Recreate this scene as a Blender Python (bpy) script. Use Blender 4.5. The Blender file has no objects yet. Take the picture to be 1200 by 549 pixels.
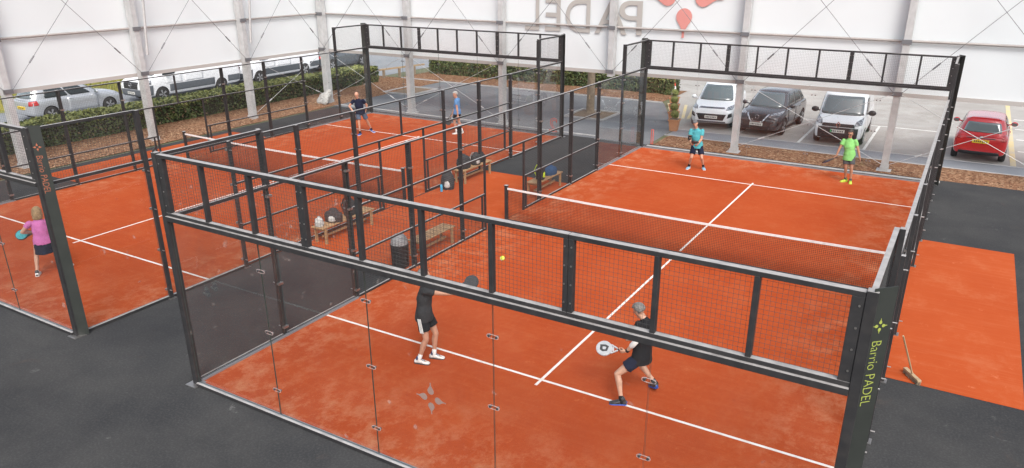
import bpy, bmesh, math, random
from mathutils import Vector, Matrix, noise
from mathutils.bvhtree import BVHTree
R = random.Random(7)
PI = math.pi
sc = bpy.context.scene
COL = sc.collection
V = Vector

# ---------------------------------------------------------------- materials
MATS = {}
def mat(name, col, rough=.5, metal=0., col2=None, scale=5., detail=4., lo=.35, hi=.65, bump=0., bscale=None,
        spec=.5, coat=0., speck=None, speck_scale=60., speck_amt=.3, dist=.004):
    m = bpy.data.materials.new(name); m.use_nodes = True
    nt = m.node_tree; N = nt.nodes; L = nt.links
    b = N['Principled BSDF']
    b.inputs['Base Color'].default_value = (*col, 1); b.inputs['Roughness'].default_value = rough
    b.inputs['Metallic'].default_value = metal; b.inputs['Specular IOR Level'].default_value = spec
    b.inputs['Coat Weight'].default_value = coat; b.inputs['Coat Roughness'].default_value = .06
    tc = N.new('ShaderNodeTexCoord')
    cur = None
    if col2:
        n = N.new('ShaderNodeTexNoise'); n.inputs['Scale'].default_value = scale; n.inputs['Detail'].default_value = detail
        n.inputs['Roughness'].default_value = .62
        L.new(tc.outputs['Object'], n.inputs['Vector'])
        r = N.new('ShaderNodeMapRange'); r.inputs[1].default_value = lo; r.inputs[2].default_value = hi
        L.new(n.outputs['Fac'], r.inputs[0])
        x = N.new('ShaderNodeMix'); x.data_type = 'RGBA'
        x.inputs[6].default_value = (*col, 1); x.inputs[7].default_value = (*col2, 1)
        L.new(r.outputs[0], x.inputs[0]); cur = x.outputs[2]
    if speck:
        n2 = N.new('ShaderNodeTexNoise'); n2.inputs['Scale'].default_value = speck_scale; n2.inputs['Detail'].default_value = 3
        L.new(tc.outputs['Object'], n2.inputs['Vector'])
        r2 = N.new('ShaderNodeMapRange'); r2.inputs[1].default_value = .45; r2.inputs[2].default_value = .75
        r2.inputs[4].default_value = speck_amt
        L.new(n2.outputs['Fac'], r2.inputs[0])
        x2 = N.new('ShaderNodeMix'); x2.data_type = 'RGBA'
        x2.inputs[7].default_value = (*speck, 1)
        if cur: L.new(cur, x2.inputs[6])
        else: x2.inputs[6].default_value = (*col, 1)
        L.new(r2.outputs[0], x2.inputs[0]); cur = x2.outputs[2]
    if cur: L.new(cur, b.inputs['Base Color'])
    if bump:
        n3 = N.new('ShaderNodeTexNoise'); n3.inputs['Scale'].default_value = bscale or scale * 4; n3.inputs['Detail'].default_value = 3
        L.new(tc.outputs['Object'], n3.inputs['Vector'])
        bp = N.new('ShaderNodeBump'); bp.inputs['Strength'].default_value = bump; bp.inputs['Distance'].default_value = dist
        L.new(n3.outputs['Fac'], bp.inputs['Height']); L.new(bp.outputs[0], b.inputs['Normal'])
    MATS[name] = m
    return m

M = {}
def glass_mat(name, tint, dust=.03):
    m = bpy.data.materials.new(name); m.use_nodes = True; nt = m.node_tree; N = nt.nodes; L = nt.links
    N.remove(N['Principled BSDF']); out = N['Material Output']
    t = N.new('ShaderNodeBsdfTransparent'); t.inputs[0].default_value = (*tint, 1)
    g = N.new('ShaderNodeBsdfGlossy'); g.inputs['Roughness'].default_value = .0; g.inputs[0].default_value = (.95, .97, 1, 1)
    f = N.new('ShaderNodeFresnel')
    ge = N.new('ShaderNodeNewGeometry'); io = N.new('ShaderNodeMapRange'); io.inputs[3].default_value = 1.33; io.inputs[4].default_value = 1 / 1.33
    L.new(ge.outputs['Backfacing'], io.inputs[0]); L.new(io.outputs[0], f.inputs[0])
    a = N.new('ShaderNodeMixShader'); L.new(f.outputs[0], a.inputs[0]); L.new(t.outputs[0], a.inputs[1]); L.new(g.outputs[0], a.inputs[2])
    d = N.new('ShaderNodeBsdfDiffuse'); d.inputs[0].default_value = (.55, .5, .46, 1)
    tc = N.new('ShaderNodeTexCoord'); n = N.new('ShaderNodeTexNoise'); n.inputs['Scale'].default_value = 1.6; n.inputs['Detail'].default_value = 6
    L.new(tc.outputs['Object'], n.inputs['Vector'])
    r = N.new('ShaderNodeMapRange'); r.inputs[1].default_value = .4; r.inputs[2].default_value = .8; r.inputs[3].default_value = dust * .3; r.inputs[4].default_value = dust * 2
    L.new(n.outputs['Fac'], r.inputs[0])
    b = N.new('ShaderNodeMixShader'); L.new(r.outputs[0], b.inputs[0]); L.new(a.outputs[0], b.inputs[1]); L.new(d.outputs[0], b.inputs[2])
    n2 = N.new('ShaderNodeTexNoise'); n2.inputs['Scale'].default_value = 4.5; n2.inputs['Detail'].default_value = 2; L.new(tc.outputs['Object'], n2.inputs['Vector'])
    r3 = N.new('ShaderNodeMapRange'); r3.inputs[1].default_value = .70; r3.inputs[2].default_value = .76; r3.inputs[4].default_value = .16; L.new(n2.outputs['Fac'], r3.inputs[0])
    b2 = N.new('ShaderNodeMixShader'); L.new(r3.outputs[0], b2.inputs[0]); L.new(b.outputs[0], b2.inputs[1]); L.new(d.outputs[0], b2.inputs[2])
    L.new(b2.outputs[0], out.inputs[0])
    return m

def fabric_mat(name, col, trans=.3):
    m = bpy.data.materials.new(name); m.use_nodes = True; nt = m.node_tree; N = nt.nodes; L = nt.links
    N.remove(N['Principled BSDF']); out = N['Material Output']
    d = N.new('ShaderNodeBsdfDiffuse'); t = N.new('ShaderNodeBsdfTranslucent'); x = N.new('ShaderNodeMixShader')
    x.inputs[0].default_value = trans
    tc = N.new('ShaderNodeTexCoord'); n = N.new('ShaderNodeTexNoise'); n.inputs['Scale'].default_value = .35; n.inputs['Detail'].default_value = 5
    L.new(tc.outputs['Object'], n.inputs['Vector'])
    c = N.new('ShaderNodeMix'); c.data_type = 'RGBA'; c.inputs[6].default_value = (*[k * .975 for k in col], 1); c.inputs[7].default_value = (*col, 1)
    r = N.new('ShaderNodeMapRange'); r.inputs[1].default_value = .35; r.inputs[2].default_value = .6; L.new(n.outputs['Fac'], r.inputs[0])
    L.new(r.outputs[0], c.inputs[0]); L.new(c.outputs[2], d.inputs[0]); L.new(c.outputs[2], t.inputs[0])
    L.new(d.outputs[0], x.inputs[1]); L.new(t.outputs[0], x.inputs[2]); L.new(x.outputs[0], out.inputs[0])
    return m

def turf_mat(name, c1, c2, c3, seed, walls=False):
    m = bpy.data.materials.new(name); m.use_nodes = True; nt = m.node_tree; N = nt.nodes; L = nt.links
    b = N['Principled BSDF']; b.inputs['Roughness'].default_value = .95; b.inputs['Specular IOR Level'].default_value = .12
    tc = N.new('ShaderNodeTexCoord'); mp = N.new('ShaderNodeMapping'); mp.inputs['Location'].default_value = (seed, seed * 2, 0)
    mp.inputs['Scale'].default_value = (1, .8, 1)
    L.new(tc.outputs['Object'], mp.inputs[0])
    def nz(s, d, lo, hi, top=1., ro=.65):
        n = N.new('ShaderNodeTexNoise'); n.inputs['Scale'].default_value = s; n.inputs['Detail'].default_value = d; n.inputs['Roughness'].default_value = ro
        L.new(mp.outputs[0], n.inputs['Vector'])
        r = N.new('ShaderNodeMapRange'); r.inputs[1].default_value = lo; r.inputs[2].default_value = hi; r.inputs[4].default_value = top
        L.new(n.outputs['Fac'], r.inputs[0]); return n, r.outputs[0]
    def mix(f, a, bb):
        x = N.new('ShaderNodeMix'); x.data_type = 'RGBA'; L.new(f, x.inputs[0])
        if isinstance(a, tuple): x.inputs[6].default_value = (*a, 1)
        else: L.new(a, x.inputs[6])
        x.inputs[7].default_value = (*bb, 1); return x.outputs[2]
    _, f1 = nz(.55, 6, .35, .68)
    _, f2 = nz(1.1, 8, .52, .78, .6, .75)
    _, f3 = nz(9, 5, .5, .8, .28, .7)
    nb, f4 = nz(70, 3, .45, .75, .22)
    c = mix(f1, c1, c2); c = mix(f2, c, tuple(k * .86 for k in c3))
    def math_(op, a, b_=None):
        x = N.new('ShaderNodeMath'); x.operation = op
        for i_, q in enumerate((a, b_)):
            if q is None: continue
            if isinstance(q, (int, float)): x.inputs[i_].default_value = q
            else: L.new(q, x.inputs[i_])
        return x.outputs[0]
    # drag-mat streaks
    m2 = N.new('ShaderNodeMapping'); m2.inputs['Scale'].default_value = (.5, 7, 1); m2.inputs['Rotation'].default_value = (0, 0, .22); L.new(tc.outputs['Object'], m2.inputs[0])
    ns = N.new('ShaderNodeTexNoise'); ns.inputs['Scale'].default_value = 1.3; ns.inputs['Detail'].default_value = 6; ns.inputs['Distortion'].default_value = 1.2; L.new(m2.outputs[0], ns.inputs['Vector'])
    rs = N.new('ShaderNodeMapRange'); rs.inputs[1].default_value = .5; rs.inputs[2].default_value = .8; rs.inputs[4].default_value = .22; L.new(ns.outputs['Fac'], rs.inputs[0]); c = mix(rs.outputs[0], c, c3)
    # scattered scuff marks
    nm = N.new('ShaderNodeTexNoise'); nm.inputs['Scale'].default_value = 3.2; nm.inputs['Detail'].default_value = 9; nm.inputs['Roughness'].default_value = .8; L.new(mp.outputs[0], nm.inputs['Vector'])
    rm = N.new('ShaderNodeMapRange'); rm.inputs[1].default_value = .60; rm.inputs[2].default_value = .70; rm.inputs[4].default_value = .7; L.new(nm.outputs['Fac'], rm.inputs[0]); c = mix(rm.outputs[0], c, tuple(min(1, k * 1.12) for k in c3))
    if walls:
        sp = N.new('ShaderNodeSeparateXYZ'); L.new(tc.outputs['Object'], sp.inputs[0])
        e = math_('MAXIMUM', math_('DIVIDE', math_('ABSOLUTE', sp.outputs[0]), 5.0), math_('SUBTRACT', math_('DIVIDE', math_('ABSOLUTE', sp.outputs[1]), 5.0), 1.0))
        re = N.new('ShaderNodeMapRange'); re.inputs[1].default_value = .58; re.inputs[2].default_value = 1.0; re.inputs[4].default_value = .85; L.new(e, re.inputs[0])
        nw = N.new('ShaderNodeTexNoise'); nw.inputs['Scale'].default_value = 2.1; nw.inputs['Detail'].default_value = 9; nw.inputs['Roughness'].default_value = .75; L.new(mp.outputs[0], nw.inputs['Vector'])
        rw = N.new('ShaderNodeMapRange'); rw.inputs[1].default_value = .47; rw.inputs[2].default_value = .66; L.new(nw.outputs['Fac'], rw.inputs[0])
        c = mix(math_('MULTIPLY', re.outputs[0], rw.outputs[0]), c, (.48, .20, .105)); c = mix(f3, c, c3); c = mix(f4, c, tuple(k * .55 for k in c1))
    L.new(c, b.inputs['Base Color'])
    bp = N.new('ShaderNodeBump'); bp.inputs['Strength'].default_value = .35; bp.inputs['Distance'].default_value = .008
    L.new(nb.outputs['Fac'], bp.inputs['Height']); L.new(bp.outputs[0], b.inputs['Normal'])
    return m

def mulch_mat():
    m = bpy.data.materials.new('bark_mulch'); m.use_nodes = True; nt = m.node_tree; N = nt.nodes; L = nt.links
    b = N['Principled BSDF']; b.inputs['Roughness'].default_value = .95; b.inputs['Specular IOR Level'].default_value = .15
    tc = N.new('ShaderNodeTexCoord'); mp = N.new('ShaderNodeMapping'); mp.inputs['Scale'].default_value = (1, 1.5, 1)
    L.new(tc.outputs['Object'], mp.inputs[0])
    v = N.new('ShaderNodeTexVoronoi'); v.inputs['Scale'].default_value = 16; L.new(mp.outputs[0], v.inputs['Vector'])
    sp = N.new('ShaderNodeSeparateColor'); L.new(v.outputs['Color'], sp.inputs[0])
    cr = N.new('ShaderNodeValToRGB'); e = cr.color_ramp.elements
    e[0].position = 0; e[0].color = (.05, .023, .012, 1); e[1].position = 1; e[1].color = (.5, .36, .22, 1)
    for p, c in ((.3, (.17, .082, .045, 1)), (.65, (.26, .135, .075, 1)), (.88, (.36, .21, .125, 1))):
        k = e.new(p); k.color = c
    L.new(sp.outputs[0], cr.inputs[0])
    n = N.new('ShaderNodeTexNoise'); n.inputs['Scale'].default_value = 1.2; n.inputs['Detail'].default_value = 5; L.new(tc.outputs['Object'], n.inputs['Vector'])
    r = N.new('ShaderNodeMapRange'); r.inputs[1].default_value = .4; r.inputs[2].default_value = .7; r.inputs[4].default_value = .5; L.new(n.outputs['Fac'], r.inputs[0])
    x = N.new('ShaderNodeMix'); x.data_type = 'RGBA'; x.inputs[7].default_value = (.235, .115, .062, 1); L.new(cr.outputs[0], x.inputs[6]); L.new(r.outputs[0], x.inputs[0])
    L.new(x.outputs[2], b.inputs['Base Color'])
    bp = N.new('ShaderNodeBump'); bp.inputs['Strength'].default_value = .9; bp.inputs['Distance'].default_value = .04
    L.new(v.outputs['Distance'], bp.inputs['Height']); L.new(bp.outputs[0], b.inputs['Normal'])
    return m

M['turf'] = turf_mat('court_turf', (.330, .050, .0105), (.375, .066, .016), (.42, .115, .045), 3.1, True)
M['turf2'] = turf_mat('court_turf_plain', (.355, .060, .0145), (.40, .076, .020), (.50, .17, .08), 9.3)
M['line'] = mat('line_paint', (.70, .66, .62), .85, col2=(.58, .47, .39), scale=5, lo=.45, hi=.8, detail=7)
M['bay_line'] = mat('bay_line', (.74, .73, .70), .8, col2=(.55, .53, .5), scale=4, lo=.45, hi=.75, detail=8)
M['rubber'] = mat('rubber_apron', (.030, .0305, .032), .92, col2=(.044, .0435, .043), scale=.6, bump=.5, bscale=60, spec=.2, speck=(.12, .12, .12), speck_scale=28, speck_amt=.2)
def scuffs(m, col, scale, lo, hi, amt, detail=9):
    nt = m.node_tree; N = nt.nodes; L = nt.links; b = N['Principled BSDF']; old = b.inputs['Base Color'].links[0].from_socket
    tc = N.new('ShaderNodeTexCoord'); n = N.new('ShaderNodeTexNoise'); n.inputs['Scale'].default_value = scale; n.inputs['Detail'].default_value = detail; n.inputs['Roughness'].default_value = .75; n.inputs['Distortion'].default_value = .6
    L.new(tc.outputs['Object'], n.inputs['Vector']); r = N.new('ShaderNodeMapRange'); r.inputs[1].default_value = lo; r.inputs[2].default_value = hi; r.inputs[4].default_value = amt; L.new(n.outputs['Fac'], r.inputs[0])
    x = N.new('ShaderNodeMix'); x.data_type = 'RGBA'; x.inputs[7].default_value = (*col, 1); L.new(r.outputs[0], x.inputs[0]); L.new(old, x.inputs[6]); L.new(x.outputs[2], b.inputs['Base Color'])
scuffs(M['rubber'], (.15, .145, .14), 1.7, .63, .72, .75); scuffs(M['rubber'], (.16, .09, .06), .8, .62, .8, .35); scuffs(M['rubber'], (.02, .02, .022), .35, .5, .75, .6)
M['tarmac'] = mat('tarmac', (.15, .155, .165), .9, col2=(.19, .195, .2), scale=.5, bump=.4, bscale=50, spec=.25, speck=(.3, .3, .3), speck_scale=30, speck_amt=.3)
M['concrete'] = mat('car_park_concrete', (.325, .305, .28), .9, col2=(.415, .395, .37), scale=.28, detail=8, bump=.3, bscale=30, spec=.25, speck=(.26, .24, .22), speck_scale=.9, speck_amt=.4)
scuffs(M['tarmac'], (.1, .1, .105), .4, .5, .7, .6)
scuffs(M['concrete'], (.22, .2, .185), .7, .6, .78, .6); scuffs(M['concrete'], (.62, .6, .57), .25, .5, .72, .5)
M['path'] = mat('path_asphalt', (.23, .245, .265), .9, col2=(.28, .29, .30), scale=.8, bump=.3, bscale=50, spec=.25, speck=(.15, .15, .16), speck_scale=20, speck_amt=.3)
M['earth'] = mat('earth', (.16, .15, .10), .95, col2=(.11, .13, .06), scale=.3)
M['kerb'] = mat('kerb_concrete', (.45, .44, .43), .9, col2=(.36, .35, .34), scale=3, bump=.2)
M['mulch'] = mulch_mat()
M['soil'] = mat('soil', (.17, .115, .075), .95, col2=(.25, .18, .12), scale=9, bump=.6, dist=.03)
M['yellow_line'] = mat('yellow_paint', (.62, .50, .25), .85, col2=(.5, .46, .38), scale=2, lo=.4, hi=.7)
M['metal'] = mat('anthracite_steel', (.021, .0205, .022), .5, col2=(.028, .0275, .029), scale=4, bump=.05, bscale=80, spec=.35, speck=(.10, .085, .075), speck_scale=9, speck_amt=.14)
def pale_tops(m, col=(.34, .325, .315)):  # mixes a paler grey into upward-facing faces, uneven by noise
    nt = m.node_tree; N = nt.nodes; L = nt.links; b = N['Principled BSDF']
    ge = N.new('ShaderNodeNewGeometry'); sx = N.new('ShaderNodeSeparateXYZ'); L.new(ge.outputs['Normal'], sx.inputs[0])
    r = N.new('ShaderNodeMapRange'); r.inputs[1].default_value = .75; r.inputs[2].default_value = .95; L.new(sx.outputs[2], r.inputs[0])
    tc = N.new('ShaderNodeTexCoord'); n = N.new('ShaderNodeTexNoise'); n.inputs['Scale'].default_value = 7; n.inputs['Detail'].default_value = 5; L.new(tc.outputs['Object'], n.inputs['Vector'])
    r2 = N.new('ShaderNodeMapRange'); r2.inputs[1].default_value = .3; r2.inputs[2].default_value = .6; r2.inputs[3].default_value = .65; L.new(n.outputs['Fac'], r2.inputs[0])
    mu = N.new('ShaderNodeMath'); mu.operation = 'MULTIPLY'; L.new(r.outputs[0], mu.inputs[0]); L.new(r2.outputs[0], mu.inputs[1])
    x = N.new('ShaderNodeMix'); x.data_type = 'RGBA'; x.inputs[7].default_value = (*col, 1); L.new(mu.outputs[0], x.inputs[0])
    old = b.inputs['Base Color'].links[0].from_socket; L.new(old, x.inputs[6]); L.new(x.outputs[2], b.inputs['Base Color'])
pale_tops(M['metal'])
M['board'] = mat('board_grey_green', (.021, .024, .0215), .5, col2=(.027, .030, .027), scale=3, spec=.4)
M['wire'] = mat('wire_dark', (.05, .048, .046), .6)
M['cord'] = mat('net_cord', (.028, .018, .016), .9)
M['band'] = mat('net_band', (.60, .575, .56), .8, col2=(.46, .43, .41), scale=9, lo=.5, hi=.75)
M['steel'] = mat('bright_steel', (.42, .40, .385), .35, metal=.9)
M['alu'] = mat('alu_profile', (.44, .44, .44), .45, metal=.25, col2=(.52, .52, .52), scale=3, speck=(.3, .3, .29), speck_scale=5, speck_amt=.35)
M['rail_grey'] = mat('rail_grey', (.30, .275, .26), .5, col2=(.35, .32, .3), scale=3)
M['cable'] = mat('cable', (.16, .16, .17), .5, metal=.4)
M['cable_pale'] = mat('cable_pale', (.5, .5, .5), .5, metal=.3)
M['base'] = mat('base_rail', (.26, .27, .29), .5, metal=.4)
M['glass'] = glass_mat('glass', (.968, .974, .972), .006)
M['clip'] = mat('clip_edge', (.42, .33, .31), .4)
M['glass_edge'] = mat('glass_edge', (.03, .05, .045), .3)
M['fabric'] = fabric_mat('canopy_fabric', (.755, .78, .79))
M['hem'] = fabric_mat('canopy_hem', (.44, .41, .39), .15)
M['print_grey'] = fabric_mat('print_grey', (.50, .475, .45), .3)
M['print_red'] = fabric_mat('print_red', (.72, .33, .30), .3)
M['lime'] = mat('lime_lettering', (.26, .30, .055), .7)
M['rust'] = mat('rust_lettering', (.34, .10, .05), .6)
M['outline_red'] = mat('outline_red', (.5, .11, .09), .6)
M['decal'] = mat('decal_grey', (.25, .165, .14), .7)
M['wood'] = mat('bench_wood', (.38, .24, .125), .6, col2=(.29, .17, .085), scale=6, detail=6, bump=.2)
M['wood_pale'] = mat('pale_wood', (.40, .30, .18), .6, col2=(.32, .22, .13), scale=8)
M['bark'] = mat('trunk_bark', (.30, .235, .165), .9, col2=(.20, .155, .11), scale=7, bump=.6, bscale=14, dist=.02)
M['bark_pale'] = mat('trunk_scar', (.45, .33, .2), .8)
M['terracotta'] = mat('terracotta', (.52, .24, .12), .85, col2=(.44, .2, .1), scale=5)
M['black'] = mat('matte_black', (.018, .018, .02), .6, col2=(.026, .026, .028), scale=9)
M['black_cloth'] = mat('black_cloth', (.02, .02, .022), .85, col2=(.035, .035, .037), scale=14, bump=.3)
M['plastic_black'] = mat('plastic_black', (.022, .023, .025), .45, col2=(.03, .03, .032), scale=8)
M['white_cloth'] = mat('white_cloth', (.44, .43, .41), .8, col2=(.32, .31, .295), scale=8, bump=.4)
M['dome'] = mat('dome_grey', (.22, .22, .225), .5, col2=(.3, .3, .3), scale=6)
M['cone_red'] = mat('cone_red', (.7, .06, .03), .5, col2=(.6, .05, .03), scale=9)
M['white_plastic'] = mat('white_plastic', (.75, .74, .72), .5, col2=(.66, .64, .62), scale=9)
M['dull_yellow'] = mat('dull_yellow', (.26, .27, .05), .6, col2=(.2, .2, .04), scale=12)
M['racket_pale'] = mat('racket_pale', (.38, .38, .39), .4, col2=(.30, .31, .33), scale=7)
M['ball'] = mat('ball_felt', (.62, .72, .06), .9, col2=(.55, .62, .05), scale=40)
M['hedge_core'] = mat('hedge_core', (.022, .026, .012), .9, col2=(.035, .03, .018), scale=6)
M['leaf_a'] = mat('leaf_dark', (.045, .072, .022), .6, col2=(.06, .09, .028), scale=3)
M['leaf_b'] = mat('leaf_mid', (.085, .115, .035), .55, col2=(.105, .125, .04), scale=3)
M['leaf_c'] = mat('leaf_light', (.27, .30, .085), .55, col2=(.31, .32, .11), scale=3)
M['box_green'] = mat('box_green', (.15, .21, .05), .6, col2=(.19, .24, .06), scale=4)
M['leaf_d'] = mat('leaf_brown', (.16, .11, .06), .7, col2=(.12, .085, .05), scale=3)
M['grass_y'] = mat('grass_yellow', (.34, .30, .07), .8, col2=(.24, .24, .06), scale=.8)
M['grass_g'] = mat('grass_green', (.17, .20, .05), .8, col2=(.26, .25, .07), scale=.8)
M['tyre'] = mat('tyre', (.022, .022, .023), .85, col2=(.035, .034, .033), scale=12)
M['rim'] = mat('rim_alloy', (.52, .52, .53), .3, metal=.8)
M['rim_dark'] = mat('rim_dark', (.12, .12, .125), .35, metal=.7)
M['car_glass'] = mat('car_glass', (.10, .125, .13), .05, spec=1., coat=1.)
M['car_glass_side'] = mat('car_glass_side', (.03, .038, .042), .06, spec=.6, coat=.15)
M['lamp'] = mat('lamp_clear', (.42, .44, .47), .12, spec=.8, coat=.7, col2=(.12, .125, .14), scale=9, lo=.42, hi=.55)
M['lamp_red'] = mat('lamp_red', (.42, .02, .02), .15, coat=.8)
M['plate_w'] = mat('plate_white', (.72, .71, .66), .5)
M['plate_y'] = mat('plate_yellow', (.75, .52, .03), .5)
M['plate_mark'] = mat('plate_mark', (.05, .05, .05), .6)
M['green'] = mat('plate_green', (.05, .42, .16), .5)
M['chrome'] = mat('chrome', (.7, .7, .72), .12, metal=1.)
M['cladding'] = mat('cladding_grey', (.10, .115, .13), .6, col2=(.12, .13, .145), scale=6)
M['paint_white'] = mat('paint_white', (.88, .89, .91), .28, coat=.8, col2=(.83, .84, .86), scale=1.5)
M['paint_silver'] = mat('paint_silver', (.50, .52, .55), .3, metal=.4, coat=.8, col2=(.47, .49, .52), scale=1.5)
M['paint_dark'] = mat('paint_dark', (.060, .057, .062), .25, metal=.3, coat=1., col2=(.07, .066, .07), scale=1.5)
M['paint_grey'] = mat('paint_slate', (.085, .10, .115), .25, metal=.3, coat=1., col2=(.095, .11, .125), scale=1.5)
M['paint_red'] = mat('paint_red', (.55, .018, .022), .25, coat=1., col2=(.5, .015, .02), scale=1.5)

# ---------------------------------------------------------------- mesh helpers
class MB:
    def __init__(s): s.v = []; s.f = []; s.m = []; s.sm = []
    def add(s, vs, fs, mi=0, smooth=False):
        o = len(s.v); s.v += [tuple(v) for v in vs]
        for f in fs: s.f.append([i + o for i in f]); s.m.append(mi); s.sm.append(smooth)
    def box(s, a, b, mi=0, mx=None):
        (x0, y0, z0), (x1, y1, z1) = a, b
        vs = [V((x, y, z)) for z in (z0, z1) for y in (y0, y1) for x in (x0, x1)]
        if mx: vs = [mx @ v for v in vs]
        s.add(vs, [(0, 2, 3, 1), (4, 5, 7, 6), (0, 1, 5, 4), (2, 6, 7, 3), (0, 4, 6, 2), (1, 3, 7, 5)], mi)
    def bar(s, p, q, w, h, mi=0, up=(0, 0, 1), caps=True):
        p = V(p); q = V(q); d = (q - p)
        if d.length < 1e-6: return
        d.normalize(); up = V(up)
        if abs(d.dot(up)) > .98: up = V((1, 0, 0))
        sd = d.cross(up).normalized(); u = sd.cross(d)
        vs = [c + sd * (i * w / 2) + u * (j * h / 2) for c in (p, q) for i, j in ((-1, -1), (1, -1), (1, 1), (-1, 1))]
        fs = [(0, 4, 5, 1), (1, 5, 6, 2), (2, 6, 7, 3), (3, 7, 4, 0)]
        if caps: fs += [(0, 1, 2, 3), (4, 7, 6, 5)]
        s.add(vs, fs, mi)
    def tube(s, p, q, r, r2=None, n=8, mi=0, caps=True):
        p = V(p); q = V(q); d = (q - p).normalized(); r2 = r if r2 is None else r2
        a = V((0, 0, 1)) if abs(d.z) < .9 else V((1, 0, 0)); e = d.cross(a).normalized(); g = d.cross(e)
        vs = [c + (e * math.cos(t) + g * math.sin(t)) * rr for c, rr in ((p, r), (q, r2)) for t in [2 * PI * i / n for i in range(n)]]
        s.add(vs, [(i, i + n, (i + 1) % n + n, (i + 1) % n) for i in range(n)], mi, True)
        if caps: s.add(vs[:n], [list(range(n))], mi); s.add(vs[n:], [list(range(n - 1, -1, -1))], mi)
    def lathe(s, prof, c=(0, 0, 0), n=16, mi=0, mx=None, smooth=True):
        vs = []; c = V(c)
        for (r, z) in prof:
            for i in range(n):
                t = 2 * PI * i / n; p = V((r * math.cos(t), r * math.sin(t), z))
                vs.append((mx @ p if mx else p) + c)
        fs = []
        for k in range(len(prof) - 1):
            for i in range(n):
                fs.append((k * n + i, k * n + (i + 1) % n, (k + 1) * n + (i + 1) % n, (k + 1) * n + i))
        s.add(vs, fs, mi, smooth)
        s.add(vs[:n], [list(range(n - 1, -1, -1))], mi); s.add(vs[-n:], [list(range(n))], mi)
    def ell(s, c, rx, ry, rz, mi=0, mx=None, nu=14, nv=9):
        vs = []; c = V(c)
        for j in range(nv + 1):
            ph = -PI / 2 + PI * j / nv
            for i in range(nu):
                t = 2 * PI * i / nu
                p = V((rx * math.cos(ph) * math.cos(t), ry * math.cos(ph) * math.sin(t), rz * math.sin(ph)))
                vs.append((mx @ p if mx else p) + c)
        s.add(vs, [(j * nu + i, j * nu + (i + 1) % nu, (j + 1) * nu + (i + 1) % nu, (j + 1) * nu + i) for j in range(nv) for i in range(nu)], mi, True)
    def prism(s, pts, d, mi=0):
        d = V(d); n = len(pts); pts = [V(p) for p in pts]
        s.add(pts + [p + d for p in pts], [list(range(n - 1, -1, -1)), list(range(n, 2 * n))] + [(i, (i + 1) % n, (i + 1) % n + n, i + n) for i in range(n)], mi)
    def poly(s, pts, mi=0): s.add(pts, [list(range(len(pts)))], mi)
    def mesh(s, name, mats):
        me = bpy.data.meshes.new(name); me.from_pydata(s.v, [], s.f)
        for m in (mats if isinstance(mats, (list, tuple)) else [mats]): me.materials.append(m)
        me.polygons.foreach_set('material_index', s.m); me.polygons.foreach_set('use_smooth', s.sm); me.update()
        return me
    def build(s, name, mats, parent=None, fix=False, bevel=0):
        me = s.mesh(name, mats)
        if fix or bevel:
            bm = bmesh.new(); bm.from_mesh(me)
            if fix: bmesh.ops.remove_doubles(bm, verts=bm.verts, dist=1e-5)
            bmesh.ops.recalc_face_normals(bm, faces=bm.faces)
            bm.to_mesh(me); bm.free()
        o = link(name, me, parent)
        if bevel:
            b = o.modifiers.new('bevel', 'BEVEL'); b.width = bevel; b.segments = 2; b.limit_method = 'ANGLE'
        return o

def link(name, me, parent=None):
    o = bpy.data.objects.new(name, me); COL.objects.link(o)
    if parent: o.parent = parent
    return o
def tag(o, label, cat, group=None):
    o['label'] = label; o['category'] = cat
    if group: o['group'] = group
    return o
def thing(name, label, cat, loc=(0, 0, 0), rz=0, group=None):
    o = link(name, None); o.location = loc; o.rotation_euler = (0, 0, rz); o.empty_display_size = .2
    return tag(o, label, cat, group)
def struct(o, kind='structure'): o['kind'] = kind; return o
def sub(name, m, parent, fn, bevel=0, fix=False):
    b = MB(); fn(b); return b.build(name, m, parent, fix=fix, bevel=bevel)
def bake(o, mods):
    """evaluate modifiers on a temporary object and return the finished mesh"""
    dg = bpy.context.evaluated_depsgraph_get(); dg.update()
    me = bpy.data.meshes.new_from_object(o.evaluated_get(dg)); bpy.data.objects.remove(o)
    return me
def sheet(name, pts, z, m, sub_n=0):
    b = MB(); b.poly([(x, y, z) for x, y in pts]); o = b.build(name, m); return struct(o)
def rect(x0, y0, x1, y1): return [(x0, y0), (x1, y0), (x1, y1), (x0, y1)]

# ---------------------------------------------------------------- camera
cam = bpy.data.cameras.new('camera'); co = bpy.data.objects.new('camera', cam); COL.objects.link(co); sc.camera = co
yaw, pit, roll = -.5277, .3788, .0012
f0 = V((math.sin(yaw) * math.cos(pit), math.cos(yaw) * math.cos(pit), -math.sin(pit)))
r0 = V((math.cos(yaw), -math.sin(yaw), 0)); u0 = r0.cross(f0)
r1 = r0 * math.cos(roll) + u0 * math.sin(roll); u1 = u0 * math.cos(roll) - r0 * math.sin(roll)
mx = Matrix((r1, u1, -f0)).transposed().to_4x4(); mx.translation = V((5.3658, -16.7536, 6.7275))
co.matrix_world = mx
cam.sensor_width = 36; cam.lens = 877.13 / 1200 * 36
cam.shift_x = -14.05 / 1200; cam.shift_y = 26.83 / 1200
cam.clip_start = .1; cam.clip_end = 600

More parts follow.
